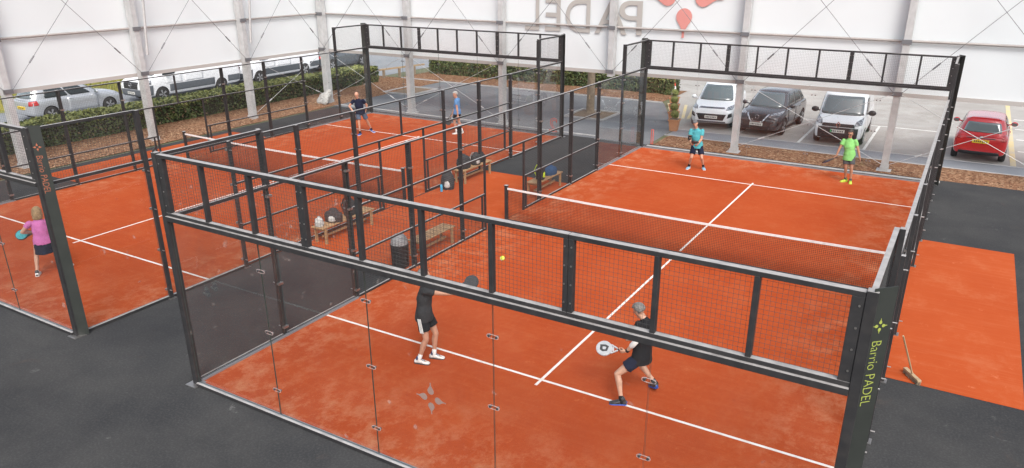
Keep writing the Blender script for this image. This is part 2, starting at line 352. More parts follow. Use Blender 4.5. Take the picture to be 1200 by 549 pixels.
# ---------------------------------------------------------------- light
w = bpy.data.worlds.new('World'); sc.world = w; w.use_nodes = True
N = w.node_tree.nodes; L = w.node_tree.links
sky = N.new('ShaderNodeTexSky'); sky.sky_type = 'NISHITA'; sky.sun_disc = False
SUN_EL, SUN_AZ = math.radians(46), math.radians(138)      # azimuth clockwise from +y
sky.sun_elevation = SUN_EL; sky.sun_rotation = SUN_AZ; sky.air_density = 1.; sky.dust_density = 4.; sky.ozone_density = 1.
hs = N.new('ShaderNodeHueSaturation'); hs.inputs['Saturation'].default_value = .42
L.new(sky.outputs[0], hs.inputs['Color']); L.new(hs.outputs[0], N['Background'].inputs[0])
N['Background'].inputs[1].default_value = .15
sun = bpy.data.lights.new('sun', 'SUN'); sun.energy = .9; sun.angle = math.radians(22); sun.color = (1, .98, .95)
so = bpy.data.objects.new('sun', sun); COL.objects.link(so)
sd = V((math.sin(SUN_AZ) * math.cos(SUN_EL), math.cos(SUN_AZ) * math.cos(SUN_EL), math.sin(SUN_EL)))
so.rotation_euler = sd.to_track_quat('Z', 'Y').to_euler(); so.location = (0, 0, 30)
vs = sc.view_settings; vs.view_transform = 'Standard'; vs.look = 'None'; vs.gamma = 1; vs.use_curve_mapping = False
vs.exposure = .95
sc.cycles.transparent_max_bounces = 32; sc.cycles.max_bounces = 8

# ---------------------------------------------------------------- ground
sheet('ground', rect(-300, -300, 300, 300), -.03, M['earth'])
sheet('car_park', [(-24, 21.5), (-8.2, 22), (-5.05, 13.86), (90, 13.86), (90, 75), (-24, 75)], -.012, M['concrete'])
sheet('road', rect(-36.5, -60, -26, 75), -.016, M['path'])
sheet('yard', [(-21.45, 10.5), (-4.95, 10.5), (-5.05, 13.86), (-7.6, 19.45), (-21.45, 19.6)], -.008, M['tarmac'])
sheet('apron', [(-21.2, -40), (40, -40), (40, 10.75), (-4.9, 10.75), (-4.9, 10.5), (-21.2, 10.5)], 0, M['rubber'])
sheet('path', rect(-4.96, 12.55, 60, 13.84), -.004, M['path'])
sheet('pavement', rect(-8.45, -4.2, -5.02, 4.1), .004, M['turf2']).name = 'turf_strip'
sheet('turf_strip', rect(-20.75, -3.85, -18.55, 3.9), .004, M['turf2'])
sheet('turf_strip', rect(5.02, -3.85, 7.15, 4.1), .004, M['turf2'])
for cx in (0, -13.5):
    sheet('court_turf', rect(-5, -10, 5, 10), .008, M['turf']).location.x = cx
    b = MB()
    for y in (-6.95, 6.95): b.box((cx - 4.98, y - .025, .009), (cx + 4.98, y + .025, .012))
    for s in (-1, 1):
        y0, y1 = sorted((s * .12, s * 6.921)); b.box((cx - .025, y0, .009), (cx + .025, y1, .012))
        y0, y1 = sorted((s * 6.979, s * 7.15)); b.box((cx - .025, y0, .009), (cx + .025, y1, .012))
    struct(b.build('court_lines', M['line']))
def mound(name, x0, y0, x1, y1, h, m, step=.35):
    nx = max(2, int((x1 - x0) / step)); ny = max(2, int((y1 - y0) / step)); b = MB(); vs = []
    for j in range(ny + 1):
        for i in range(nx + 1):
            x = x0 + (x1 - x0) * i / nx; y = y0 + (y1 - y0) * j / ny
            e = min(i, nx - i, j, ny - j); z = (0 if e == 0 else h * min(1, e / 2) * (.6 + .6 * noise.noise(V((x * 1.3, y * 1.3, 3)))))
            if e == 0:
                x += .08 * noise.noise(V((x * 2, y * 2, 1))); y += .08 * noise.noise(V((x * 2, y * 2, 9)))
            vs.append((x, y, z + .003))
    b.add(vs, [(j * (nx + 1) + i, j * (nx + 1) + i + 1, (j + 1) * (nx + 1) + i + 1, (j + 1) * (nx + 1) + i) for j in range(ny) for i in range(nx)], 0, True)
    return struct(b.build(name, m))
mound('mulch_bed', -4.8, 10.62, 40, 12.5, .05, M['mulch'])
mound('mulch_bed', -27.0, -40, -21.4, 19.55, .08, M['mulch'], .6)
mound('mulch_bed', -24.6, 19.5, -7.8, 23.6, .08, M['mulch'], .5)
# kerbs and edgings (structure)
b = MB(); b.box((-4.9, 10.22, -.02), (5.2, 10.40, .03)); struct(b.build('kerb', M['kerb']))
b = MB(); b.box((-21.3, 10.86, -.02), (-7.4, 10.96, .02)); struct(b.build('kerb', M['kerb']))
b = MB(); b.box((-5.0, 12.5, -.02), (60, 12.56, .02)); b.box((-5.0, 13.82, -.02), (60, 13.9, .012)); struct(b.build('kerb', M['kerb']))
b = MB(); b.box((-24.4, 19.44, -.02), (-7.7, 19.54, .05)); struct(b.build('kerb', M['kerb']))
b = MB()
for x in (-2.45, .02, 2.43, 4.88): b.box((x - .05, 13.95, -.012), (x + .05, 19.0 if x > 2 else 18.2, -.006))
b.box((-2.4, 18.9, -.012), (2.37, 19.0, -.007)); b.box((2.49, 18.95, -.012), (4.82, 19.05, -.007))
for y in (16.6, 18.9, 21.2, 23.6): b.box((7.5, y - .05, -.012), (14, y + .05, -.006))
struct(b.build('bay_lines', M['bay_line']))
b = MB(); b.box((7.22, 14, -.012), (7.4, 27.6, -.005))
for i in range(7): b.box((-2.9 + i * .33, 27.6, -.012), (-2.72 + i * .33, 28.4, -.006))
for i in range(5): b.bar((-7.4 + i * .45, 19.6, -.006), (-6.0 + i * .25, 16.2, -.006), .14, .006)
struct(b.build('bay_lines', M['yellow_line']))
# grass bank beyond the road
b = MB(); nx, ny = 24, 60; vs_ = []
for j in range(ny + 1):
    for i in range(nx + 1):
        x = -33.4 - i * 1.2; y = -30 + j * 2.0
        vs_.append((x, y, -.02 + min(2.6, max(0, (i - 1)) * .3) * (1 + .3 * noise.noise(V((x * .3, y * .3, 0)))) + .05 * noise.noise(V((x, y, 5)))))
b.add(vs_, [(j * (nx + 1) + i, (j + 1) * (nx + 1) + i, (j + 1) * (nx + 1) + i + 1, j * (nx + 1) + i + 1) for j in range(ny) for i in range(nx)], 0, True)
struct(b.build('hills', M['grass_g']))
b = MB()
for _ in range(9000):
    x = -33.8 - R.random() * 9; y = -10 + R.random() * 34; i = (-33.4 - x) / 1.2; z = min(2.6, max(0, i - 1) * .3)
    h = .25 + R.random() * .55; a = R.random() * PI; dx, dy = math.cos(a) * .07, math.sin(a) * .07; lx, ly = R.uniform(-.2, .2), R.uniform(-.2, .2)
    b.add([(x - dx, y - dy, z - .15), (x + dx, y + dy, z - .15), (x + lx, y + ly, z + h)], [(0, 1, 2)], R.choice((0, 0, 1)))
gr = b.build('grass', [M['grass_y'], M['grass_g']]); struct(gr, 'stuff'); tag(gr, 'tall yellowing grass on the bank beyond the road', 'grass')

# ---------------------------------------------------------------- text and emblem helpers
def text_mesh(body, size, extrude=.002, mirror=False, width=None, fill=True, bevel=0, space=1., off=0.):
    cu = bpy.data.curves.new('lettering', 'FONT'); cu.body = body; cu.size = size; cu.extrude = extrude; cu.space_character = space
    cu.align_x = 'CENTER'; cu.align_y = 'CENTER'; cu.offset = off
    if not fill: cu.fill_mode = 'NONE'; cu.extrude = 0; cu.bevel_depth = bevel; cu.bevel_resolution = 1
    o = link('tmp_text', cu); me = bake(o, None)
    xs = [v.co.x for v in me.vertices]; wd = max(xs) - min(xs); cxx = (max(xs) + min(xs)) / 2
    ys = [v.co.y for v in me.vertices]; cyy = (max(ys) + min(ys)) / 2
    k = (width / wd) if width else 1
    for v in me.vertices: v.co.x = (v.co.x - cxx) * k * (-1 if mirror else 1); v.co.y -= cyy
    if mirror:
        bm = bmesh.new(); bm.from_mesh(me); bmesh.ops.reverse_faces(bm, faces=bm.faces); bm.to_mesh(me); bm.free()
    return me
def put_mesh(name, me, m, parent, mat4):
    me.materials.clear(); me.materials.append(m); me.transform(mat4); return link(name, me, parent)
def frame(o, ex, ey):
    ex = V(ex).normalized(); ey = V(ey).normalized(); ez = ex.cross(ey)
    k = Matrix((ex, ey, ez)).transposed().to_4x4(); k.translation = V(o); return k
def petal_pts(ang, c, r0, rh, ln, n=14):
    """one racket-shaped petal: round head near the middle, tapering to a handle pointing outwards"""
    cy_ = r0 + rh; out = []
    for i in range(n + 1):
        t = math.radians(140) + math.radians(260) * i / n          # round the inner side of the head
        out.append((rh * math.cos(t), cy_ + rh * math.sin(t)))
    hw = rh * .15; yt = cy_ + rh * 1.65
    out += [(rh * .45, cy_ + rh * 1.1), (hw, yt), (hw, ln), (-hw, ln), (-hw, yt), (-rh * .45, cy_ + rh * 1.1)]
    ca, sa = math.cos(ang), math.sin(ang)
    return [(c[0] + x * ca - y * sa, c[1] + x * sa + y * ca) for x, y in out]
def emblem(name, m, parent, k, s, th=.003):
    b = MB()
    for q in range(4):
        pts = petal_pts(q * PI / 2, (0, 0), s * .26, s * .215, s * 1.0)
        b.prism([k @ V((x, y, 0)) for x, y in pts], (k.to_3x3() @ V((0, 0, 1))) * th)
    return b.build(name, m, parent)

# ---------------------------------------------------------------- canopy
can = thing('canopy', 'white fabric canopy wall on pale metal columns behind both courts', 'canopy')
colpos = [(-22.2, y) for y in (-8.68, -3.71, 1.26, 6.23)] + [(-22.2, 11.05)] + [(x, 11.05) for x in (-16.95, -11.92, -6.86, -1.73, 3.45, 8.55, 13.65)]
for i, (x, y) in enumerate(colpos):
    z0 = 2.42 if abs(x + 6.86) < .1 else 0
    b = MB()
    lx, ly = (.17, .10) if i < 4 else ((.15, .15) if i == 4 else (.10, .17))
    b.box((x - lx, y - ly, z0), (x + lx, y + ly, 8.2))
    # profile grooves as proud flanges
    for s in (-1, 1):
        if i < 4: b.box((x + s * .11 - .03, y - ly - .008, z0), (x + s * .11 + .03, y + ly + .008, 8.19))
        else: b.box((x - lx - .008, y + s * .11 - .03, z0), (x + lx + .008, y + s * .11 + .03, 8.19))
    if z0 == 0: b.box((x - .23, y - .23, .0), (x + .23, y + .23, .03)); b.box((x - lx - .03, y - ly - .03, .025), (x + lx + .03, y + ly + .03, .16))
    o = b.build('column', M['alu'], can)
    for zz in (2.62, 4.27):
        b = MB()
        if i < 4: b.box((x + lx - .02, y - ly - .05, zz - .07), (x + lx + .04, y + ly + .05, zz + .07))
        else: b.box((x - lx - .05, y - ly - .04, zz - .07), (x + lx + .05, y - ly + .02, zz + .07))
        b.build('bracket', M['cable'], o)
XL, YB = -22.46, 11.3
def wall(p, q, nrm):
    p = V(p); q = V(q); b = MB(); n = int((q - p).length / .5); nz = 12; vs_ = []
    for j in range(nz + 1):
        for i in range(n + 1):
            c = p + (q - p) * i / n; z = 2.6 + 4.0 * j / nz
            vs_.append(c + V((0, 0, z)) + V(nrm) * .004 * noise.noise(V((i * .35, j * .5, 2))))
    b.add(vs_, [(j * (n + 1) + i, j * (n + 1) + i + 1, (j + 1) * (n + 1) + i + 1, (j + 1) * (n + 1) + i) for j in range(nz) for i in range(n)], 0, False)
    o = b.build('fabric_wall', M['fabric'], can)
    md = o.modifiers.new('thick', 'SOLIDIFY'); md.thickness = .008
    b = MB(); b.bar(p + V((0, 0, 2.54)) + V(nrm) * .02, q + V((0, 0, 2.54)) + V(nrm) * .02, .09, .13)
    b.build('hem_beam', M['hem'], can)
    b = MB(); b.tube(p + V((0, 0, 4.27)) + V(nrm) * .1, q + V((0, 0, 4.27)) + V(nrm) * .1, .042)
    b.build('wall_rail', M['rail_grey'], can)
wall((XL, -20, 0), (XL, YB - .1, 0), (1, 0, 0)); wall((XL + .1, YB, 0), (30, YB, 0), (0, -1, 0))
def cable(p, q, m='cable', tb=True):
    b = MB(); b.tube(p, q, .009, n=6)
    if tb:
        p = V(p); q = V(q); a = p.lerp(q, .16); c = p.lerp(q, .2); b.tube(a, c, .026, n=8)
    b.build('brace_cable', M[m], can)
zc, zt = 2.62, 7.9
for i in range(4):
    ya = [-8.68, -3.71, 1.26, 6.23, 11.05][i]; yb = [-8.68, -3.71, 1.26, 6.23, 11.05][i + 1]; x = -22.0
    cable((x, ya + .1, zc), (x, yb - .1, zt)); cable((x + .03, yb - .1, zc), (x + .03, ya + .1, zt))
for i in (3,):
    ya, yb = 6.23, 11.05; x = -22.0
    cable((x, ya + .1, .3), (x, yb - .1, zc), 'cable_pale'); cable((x + .03, yb - .1, .3), (x + .03, ya + .1, zc), 'cable_pale')
cxs = [-22.2, -16.95, -11.92, -6.86, -1.73, 3.45, 8.55, 13.65]
for i in range(7):
    xa, xb = cxs[i] + .1, cxs[i + 1] - .1; y = 10.84
    cable((xa, y, zc), (xb, y, zt)); cable((xb, y + .03, zc), (xa, y + .03, zt))
    if i in (0, 1, 4, 5, 6):
        cable((xa, y, .25), (xb, y, zc), 'cable_pale'); cable((xb, y + .03, .25), (xa, y + .03, zc), 'cable_pale')
# inclined props on the left wall columns
for y in (1.26, 6.23):
    b = MB(); b.tube((-21.98, y + .22, 3.3), (-21.6, y + .45, 8.0), .05); b.build('prop', M['alu'], can)
# printing on the back of the fabric, read from behind
for ch, xc, wd in (('P', -6.24, .95), ('A', -7.06, 1.36), ('D', -8.49, 1.08), ('E', -9.62, .70), ('L', -10.58, .66)):
    me = text_mesh(ch, 1.83, .002, True, wd)
    put_mesh('lettering', me, M['print_grey'], can, frame((xc, YB - .052, 4.63), (1, 0, 0), (0, 0, 1)))
emblem('printed_emblem', M['print_red'], can, frame((-4.12, YB - .05, 5.42), (1, 0, 0), (0, 0, 1)), 1.42)

# ---------------------------------------------------------------- padel enclosures
WS = .0508
def wires(b, o, ex, ey, wd, ht, t=.0025):
    """welded mesh in the plane (ex, ey)"""
    o = V(o); ex = V(ex); ey = V(ey); nrm = ex.cross(ey)
    n = int(wd / WS)
    for i in range(n + 1):
        p = o + ex * (wd - n * WS) / 2 + ex * WS * i; b.bar(p, p + ey * ht, t, t, up=nrm, caps=False)
    n = int(ht / WS)
    for i in range(n + 1):
        p = o + ey * (ht - n * WS) / 2 + ey * WS * i + nrm * t * .9; b.bar(p, p + ex * wd, t, t, up=nrm, caps=False)
def gpanel(root, axis, fixed, a0, a1, z0=.05, z1=2.94, t=.012):
    b = MB(); g = .006
    if axis == 'x': lo = (a0 + g, fixed - t / 2, z0); hi = (a1 - g, fixed + t / 2, z1)
    else: lo = (fixed - t / 2, a0 + g, z0); hi = (fixed + t / 2, a1 - g, z1)
    (x0, y0, z0_), (x1, y1, z1_) = lo, hi
    b.box(lo, hi)
    # mark the narrow edges (the two big faces stay glass)
    big = (2, 3) if axis == 'x' else (4, 5)
    for i in range(6): b.m[i] = 0 if i in big else 1
    return b.build('glass_panel', [M['glass'], M['glass_edge']], root)
def seam_clip(parent, x, y, z, axis, out):
    b = MB(); s = .062; hgt = .028
    ex = V((1, 0, 0)) if axis == 'x' else V((0, 1, 0)); nrm = V((0, out, 0)) if axis == 'x' else V((out, 0, 0))
    c = V((x, y, z)) + nrm * .011; n = 20
    ring = []
    for i in range(n):
        t = 2 * PI * i / n; ct, st = math.cos(t), math.sin(t)
        ring.append((math.copysign(abs(ct) ** .6, ct) * s * 1.35, math.copysign(abs(st) ** .6, st) * hgt))
    inn = [(u * .93, v * .84) for u, v in ring]
    P3 = lambda u, v, d=0: c + ex * u + V((0, 0, v)) + nrm * d
    vs_ = [P3(u, v) for u, v in ring] + [P3(u, v) for u, v in inn] + [P3(u, v, .006) for u, v in ring] + [P3(u, v, .006) for u, v in inn]
    fs = []
    for i in range(n):
        j = (i + 1) % n
        fs += [(i, j, n + j, n + i), (2 * n + i, 3 * n + i, 3 * n + j, 2 * n + j), (i, 2 * n + i, 2 * n + j, j), (n + i, n + j, 3 * n + j, 3 * n + i)]
    b.add(vs_, fs, 1)
    for k in (-1, 1): b.tube(P3(k * s * .85, 0, -.03), P3(k * s * .85, 0, .012), .017, n=10, mi=0)
    b.build('glass_clip', [M['rim_dark'], M['clip']], parent)
_b = MB(); _b.tube((0, -.045, 0), (0, .05, 0), .011, n=8); BOLT = _b.mesh('bolt', M['steel'])
def enclosure(cx, label, letter_mat, number):
    root = thing('padel_enclosure', label, 'court enclosure', (cx, 0, 0))
    for s in (-1, 1):
        y = 10 * s
        # glass back wall, five panels
        for i in range(5):
            g = gpanel(root, 'x', y, -5 + 2 * i + (.05 if i == 0 else 0), -3 + 2 * i - (.05 if i == 4 else 0))
            if i < 4:
                for z in (.5, 1.5, 2.5): seam_clip(g, -3 + 2 * i, y, z, 'x', s)
            if s == -1 and i == 2 and cx == 0:
                emblem('glass_emblem', M['decal'], g, frame((.01, y - .008, 1.31), (1, 0, 0), (0, 0, 1)), .24, .002)
            if s == 1 and ((number == '1' and i == 0) or (number == '2' and i == 4)):
                me = text_mesh(number, .78, 0, True, None, False, .018)
                put_mesh('outlined_number', me, M['outline_red'], g, frame((-4.6 if number == '1' else 4.63, y + .02, .45), (1, 0, 0), (0, 0, 1)))
        b = MB(); b.box((-4.94, y - .03, -.01), (4.94, y + .03, .045), 0); b.box((-4.94, y + s * .032, -.01), (4.94, y + s * .075, .06), 1)
        b.build('base_rail', [M['base'], M['metal']], root)
        # carrying beam and the framed mesh on top of it
        b = MB(); b.box((-4.95, min(y - .035 * s, y + .075 * s), 2.955), (4.95, max(y - .035 * s, y + .075 * s), 3.03))
        b.build('beam', M['metal'], root, bevel=.006)
        for (x0, x1) in ((-4.95, -2.0), (-2.0, 2.0), (2.0, 4.95)):
            b = MB(); yy0, yy1 = sorted((y - .04 * s, y + .04 * s)); e0 = .115 if x0 < -4 else .062; e1 = .115 if x1 > 4 else .062
            b.box((x0 + .002, yy0, 3.033), (x1 - .002, yy1, 3.083)); b.box((x0 + .002, yy0 - .003, 3.948), (x1 - .002, yy1 + .003, 4.003))
            b.box((x0 + .002, yy0 + .001, 3.083), (x0 + e0, yy1 - .001, 3.948)); b.box((x1 - e1, yy0 + .001, 3.083), (x1 - .002, yy1 - .001, 3.948))
            x = math.ceil(x0 + .3)
            while x < x1 - .3:
                b.box((x - .028, yy0 + .001, 3.083), (x + .028, yy1 - .001, 3.948)); x += 1
            fr = b.build('mesh_frame', M['metal'], root, bevel=.005)
            b = MB(); wires(b, (x0 + .05, y - .028 * s, 3.07), (1, 0, 0), (0, 0, 1), x1 - x0 - .1, .9); b.build('wire_mesh', M['wire'], fr)
            for z in (3.2, 3.42, 3.64, 3.86):
                for xx in ((x0 + .04, x1 - .04)):
                    o = link('bolt', BOLT, fr); o.location = (xx, y, z)
        # corner posts with the diagonal boards
        for sx in (-1, 1):
            b = MB(); b.box((sx * 5.0 - .05, y - .05, 0), (sx * 5.0 + .05, y + .05, 4.02)); p = b.build('corner_post', M['metal'], root, bevel=.005)
            b = MB(); b.box((sx * 5.02 - .12, y - .12 + s * .02, 0), (sx * 5.02 + .12, y + .12 + s * .02, .012)); b.build('foot_plate', M['steel'], p)
            # board, 45 degrees, facing outwards from the corner
            c = V((sx * 5.095, s * 9.955 + s * .0, 2.03)); ax = V((sx, -s, 0)).normalized(); nn = V((sx, s, 0)).normalized()
            k = frame(c, ax if sx * s < 0 else -ax, (0, 0, 1)); b = MB()
            b.box((-.118, -2.02, -.004), (.118, 2.02, .004), mx=k); bd = b.build('corner_board', M['board'], p)
            b = MB(); b.prism([V((sx * 5.05, y, 4.0)), V((sx * 5.0, y, 4.0)), V((sx * 5.18, s * 9.87, 4.0))], (0, 0, .012)); b.build('cap', M['metal'], p)
            if s == -1 and sx == 1:
                e = V((1, 1, 0)).normalized(); n_ = V((1, -1, 0)).normalized()
                for word, wd, dz in (('Barrio', .292, 1.345), ('PADEL', .335, .978)):
                    me = text_mesh(word, .15, .001, False, wd, off=-.0022)
                    put_mesh('lettering', me, letter_mat, bd, frame(c + n_ * .006 + V((0, 0, dz)), (0, 0, -1), e))
                emblem('board_emblem', letter_mat, bd, frame(c + n_ * .005 + V((0, 0, 1.645)), e, (0, 0, 1)), .075, .002)
    for sx in (-1, 1):
        X = 5.0 * sx; po = X + .062 * sx
        for s in (-1, 1):
            for (a, c) in ((8, 10), (6, 8)):
                y0, y1 = sorted((a * s, c * s)); g = gpanel(root, 'y', X, y0 + .03, y1 - (.06 if c == 10 and s > 0 else .03) + 0)
            b = MB(); y0, y1 = sorted((6 * s, 9.94 * s)); b.box((X - .03, y0, -.01), (X + .03, y1, .045), 0); b.box((min(X + sx * .032, X + sx * .07), y0, -.01), (max(X + sx * .032, X + sx * .07), y1, .06), 1)
            b.build('base_rail', [M['base'], M['metal']], root)
            # 4 m corner section
            b = MB(); y0, y1 = sorted((8.0 * s, 9.94 * s))
            for z0, z1 in ((2.955, 3.01), (3.95, 4.0)): b.box((X - .025, y0, z0), (X + .03, y1, z1))
            b.box((X - .024, 8 * s - .03, 3.01), (X + .029, 8 * s + .03, 3.95))
            fr = b.build('mesh_frame', M['metal'], root)
            b = MB(); wires(b, (X, y0, 3.0), (0, 1, 0), (0, 0, 1), y1 - y0, .96); b.build('wire_mesh', M['wire'], fr)
            for yy in (8, 6, 4, 2):
                b = MB(); h = 4.0 if yy == 8 else 3.0; b.box((po - .03, yy * s - .042, 0), (po + .03, yy * s + .042, h))
                p = b.build('post', M['metal'], root, bevel=.004)
                b = MB(); b.box((po - .07, yy * s - .08, 0), (po + .07, yy * s + .08, .01)); b.build('foot_plate', M['steel'], p)
                for z in ((.2, 1.1, 2.0, 2.8) if yy >= 6 else (.3, 2.4)):
                    b = MB(); b.tube((X - .03 * sx, yy * s - .02, z), (po + .09 * sx, yy * s - .02, z), .011, n=8)
                    b.box((min(X - .03 * sx, X + .03 * sx), yy * s - .055, z - .02), (max(X - .03 * sx, X + .03 * sx), yy * s + .055, z + .02))
                    b.build('clamp', M['steel'], p)
            # rail along the top of the glass between 6 and 8
            b = MB(); y0, y1 = sorted((6 * s, 8 * s)); b.box((X - .034, y0, 2.962), (X + .03, y1, 3.0)); b.build('rail', M['metal'], root)
            # framed mesh 2..6, rails at 0, 1, 2, 3
            for (a, c) in ((4, 6), (2, 4)):
                y0, y1 = sorted((a * s, c * s)); b = MB()
                for z in (.05, 1.0, 2.0): b.box((X - .02, y0, z - .02), (X + .02, y1, z + .02))
                b.box((X - .034, y0, 2.968), (X + .03, y1, 3.0))
                for yy in (y0 + .016, y1 - .016): b.box((X - .019, yy - .015, .03), (X + .019, yy + .015, 2.96))
                fr = b.build('mesh_frame', M['metal'], root)
                b = MB(); wires(b, (X, y0, .05), (0, 1, 0), (0, 0, 1), 2, 2.93); b.build('wire_mesh', M['wire'], fr)
            # low framed mesh 1..2 beside the opening
            y0, y1 = sorted((1 * s, 2 * s)); b = MB()
            for z in (.05, 1.0): b.box((X - .02, y0, z - .02), (X + .02, y1, z + .025))
            b.box((X - .022, s - .025, .0), (X + .022, s + .025, 2.0)); b.box((X - .02, 1.14 * s - .022, .07), (X + .02, 1.14 * s + .022, .98))
            fr = b.build('mesh_frame', M['metal'], root)
            b = MB(); wires(b, (X, y0, .05), (0, 1, 0), (0, 0, 1), 1, 1.95); b.build('wire_mesh', M['wire'], fr)
        b = MB()
        b.box((X - .022, -2, 1.978), (X + .022, 2, 2.022)); b.box((X - .034, -2, 2.968), (X + .03, 2, 3.0))
        b.box((X - .021, -.025, 2.02), (X + .021, .025, 2.955)); fr = b.build('header_frame', M['metal'], root)
        b = MB(); wires(b, (X, -2, 2.0), (0, 1, 0), (0, 0, 1), 4, .98); b.build('wire_mesh', M['wire'], fr)
    return root
enclosure(0, 'steel and glass court enclosure in the foreground with lime lettering on its corner board', M['lime'], '1')
enclosure(-13.5, 'steel and glass court enclosure at left with rust red lettering on its corner board', M['rust'], '2')

def court_net(cx, label):
    root = thing('court_net', label, 'net', (cx, 0, 0))
    for s in (-1, 1):
        b = MB(); b.box((s * 4.96 - .04, -.04, 0), (s * 4.96 + .04, .04, .98)); b.box((s * 4.96 - .055, -.055, .98), (s * 4.96 + .055, .055, 1.0)); b.box((s * 4.96 - .07, -.07, 0), (s * 4.96 + .07, .07, .015))
        b.build('net_post', M['metal'], root, bevel=.004)
    top = lambda x: .885 + .045 * (x / 4.9) ** 2
    b = MB(); n = 40
    for i in range(n):
        xa = -4.92 + 9.84 * i / n; xb = -4.92 + 9.84 * (i + 1) / n
        b.add([(xa, -.012, top(xa) - .05), (xb, -.012, top(xb) - .05), (xb, -.012, top(xb)), (xa, -.012, top(xa)),
               (xa, .012, top(xa) - .05), (xb, .012, top(xb) - .05), (xb, .012, top(xb)), (xa, .012, top(xa))],
              [(0, 1, 2, 3), (5, 4, 7, 6), (3, 2, 6, 7), (1, 0, 4, 5)])
    b.build('net_band', M['band'], root)
    b = MB(); k = .042; m_ = int(9.84 / k); t = .0052
    for i in range(m_ + 1):
        x = -4.92 + k * i; b.bar((x, 0, .02), (x, 0, top(x) - .05), t, t, up=(0, 1, 0), caps=False)
    for j in range(20):
        z = .03 + j * k
        for i in range(12):
            xa = -4.92 + 9.84 * i / 12; xb = -4.92 + 9.84 * (i + 1) / 12; za = z * top(xa) / .885; zb = z * top(xb) / .885
            b.bar((xa, .004, za), (xb, .004, zb), t, t, up=(0, 1, 0), caps=False)
    b.build('net_mesh', M['cord'], root)
    b = MB(); b.tube((-4.92, 0, .022), (4.92, 0, .022), .013, n=6); b.build('bottom_rope', M['black'], root)
court_net(0, 'black court net with white band across the foreground court')
court_net(-13.5, 'black court net with white band across the left court')

# ---------------------------------------------------------------- plants
def leaf(b, c, s, nrm=None, mi=0):
    a = V((R.gauss(0, 1), R.gauss(0, 1), R.gauss(0, 1)))
    if nrm is not None: a = a * .75 + V(nrm) * 1.1
    a.normalize(); e = a.cross(V((R.gauss(0, 1), R.gauss(0, 1), R.gauss(0, 1)))).normalized(); g = a.cross(e)
    l = s * (.7 + R.random() * .7); w_ = l * .5
    b.add([c - e * l, c - g * w_, c + e * l, c + g * w_], [(0, 1, 2, 3)], mi)
def hedge(label, x0, y0, x1, y1, h, dens=210, ends=(1, 1)):
    root = thing('hedge', label, 'hedge', ((x0 + x1) / 2, (y0 + y1) / 2, 0), 0)
    dx, dy = (x1 - x0) / 2, (y1 - y0) / 2
    core = MB(); core.box((-dx + .12, -dy + .12, .05), (dx - .12, dy - .12, h - .12)); core.build('stems', M['hedge_core'], root)
    b = MB()
    def bulge(p): return -.02 + .07 * noise.noise(V((p.x * 1.1 + x0, p.y * 1.1, p.z * 1.6))) + .05 * noise.noise(V((p.x * 3.5, p.y * 3.5 + y0, p.z * 3.5)))
    faces = [((-dx, -dy, 0), (2 * dx, 0, 0), (0, 0, h), (0, -1, 0)), ((-dx, dy, 0), (2 * dx, 0, 0), (0, 0, h), (0, 1, 0)),
             ((-dx, -dy, 0), (0, 2 * dy, 0), (0, 0, h), (-1, 0, 0)), ((dx, -dy, 0), (0, 2 * dy, 0), (0, 0, h), (1, 0, 0)), ((-dx, -dy, h), (2 * dx, 0, 0), (0, 2 * dy, 0), (0, 0, 1))]
    for o, u, v, n_ in faces:
        o, u, v, n_ = V(o), V(u), V(v), V(n_); area = u.length * v.length
        for _ in range(int(area * dens)):
            p = o + u * R.random() + v * R.random(); d = R.random() ** 2 * .22
            p2 = p + n_ * (bulge(p) - d)
            # round the shoulder
            if n_.z == 0 and p.z > h - .2: p2 -= n_ * (p.z - h + .2) * .35
            clump = noise.noise(V((p.x * 2.2, p.y * 2.2 + 7, p.z * 2.2)))
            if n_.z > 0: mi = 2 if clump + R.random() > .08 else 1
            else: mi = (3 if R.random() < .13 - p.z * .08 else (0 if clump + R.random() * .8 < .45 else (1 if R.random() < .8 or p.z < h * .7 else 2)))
            if n_.z == 0 and clump < -.42 and R.random() < .45: continue
            leaf(b, p2, .06, n_, mi)
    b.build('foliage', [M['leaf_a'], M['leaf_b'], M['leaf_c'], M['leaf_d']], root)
hedge('long clipped green hedge running along the road at left', -25.9, -14, -24.35, 17.4, .94, 420)
hedge('clipped green hedge behind the mulch at the back of the yard', -24.0, 21.7, -8.0, 23.0, .98, 480)
hedge('short green hedge at the far right edge of the car park', 7.7, 28.2, 11.5, 29.4, .7, 150)

# square tree beds, one with a trunk
def bed(x0, y0, x1, y1):
    b = MB()
    for a in (((x0, y0), (x1, y0 + .1)), ((x0, y1 - .1), (x1, y1)), ((x0, y0 + .1), (x0 + .1, y1 - .1)), ((x1 - .1, y0 + .1), (x1, y1 - .1))):
        b.box((a[0][0], a[0][1], -.02), (a[1][0], a[1][1], .06))
    struct(b.build('kerb', M['kerb'])); mound('soil_bed', x0 + .1, y0 + .1, x1 - .1, y1 - .1, .03, M['soil'], .3)
bed(-10.4, 13.85, -8.4, 15.95); bed(-21.9, 14.8, -19.9, 17.1)
t = thing('tree', 'pale tree trunk rising from the square bed in the yard', 'tree', (-9.72, 15.3, 0))
b = MB(); seg = [(0, 0, 0, .24), (0, 0, .12, .2), (.01, 0, .7, .185), (.0, .02, 1.6, .18), (-.02, .02, 2.6, .17), (-.03, 0, 3.6, .14)]
for a, c in zip(seg, seg[1:]): b.tube(a[:3], c[:3], a[3], c[3], n=14, caps=False)
b.build('trunk', M['bark'], t)
b = MB(); b.ell((.03, -.165, .75), .035, .03, .13); b.build('knot', M['bark_pale'], t)
lm = MB()
for i in range(7):
    a = i * .9; p = V((-.03, 0, 3.2 + i * .07)); q = p + V((math.cos(a) * .7, math.sin(a) * .7, .9)); lm.tube(p, q, .06, .02, n=7)
lm.build('limb', M['bark'], t)
b = MB()
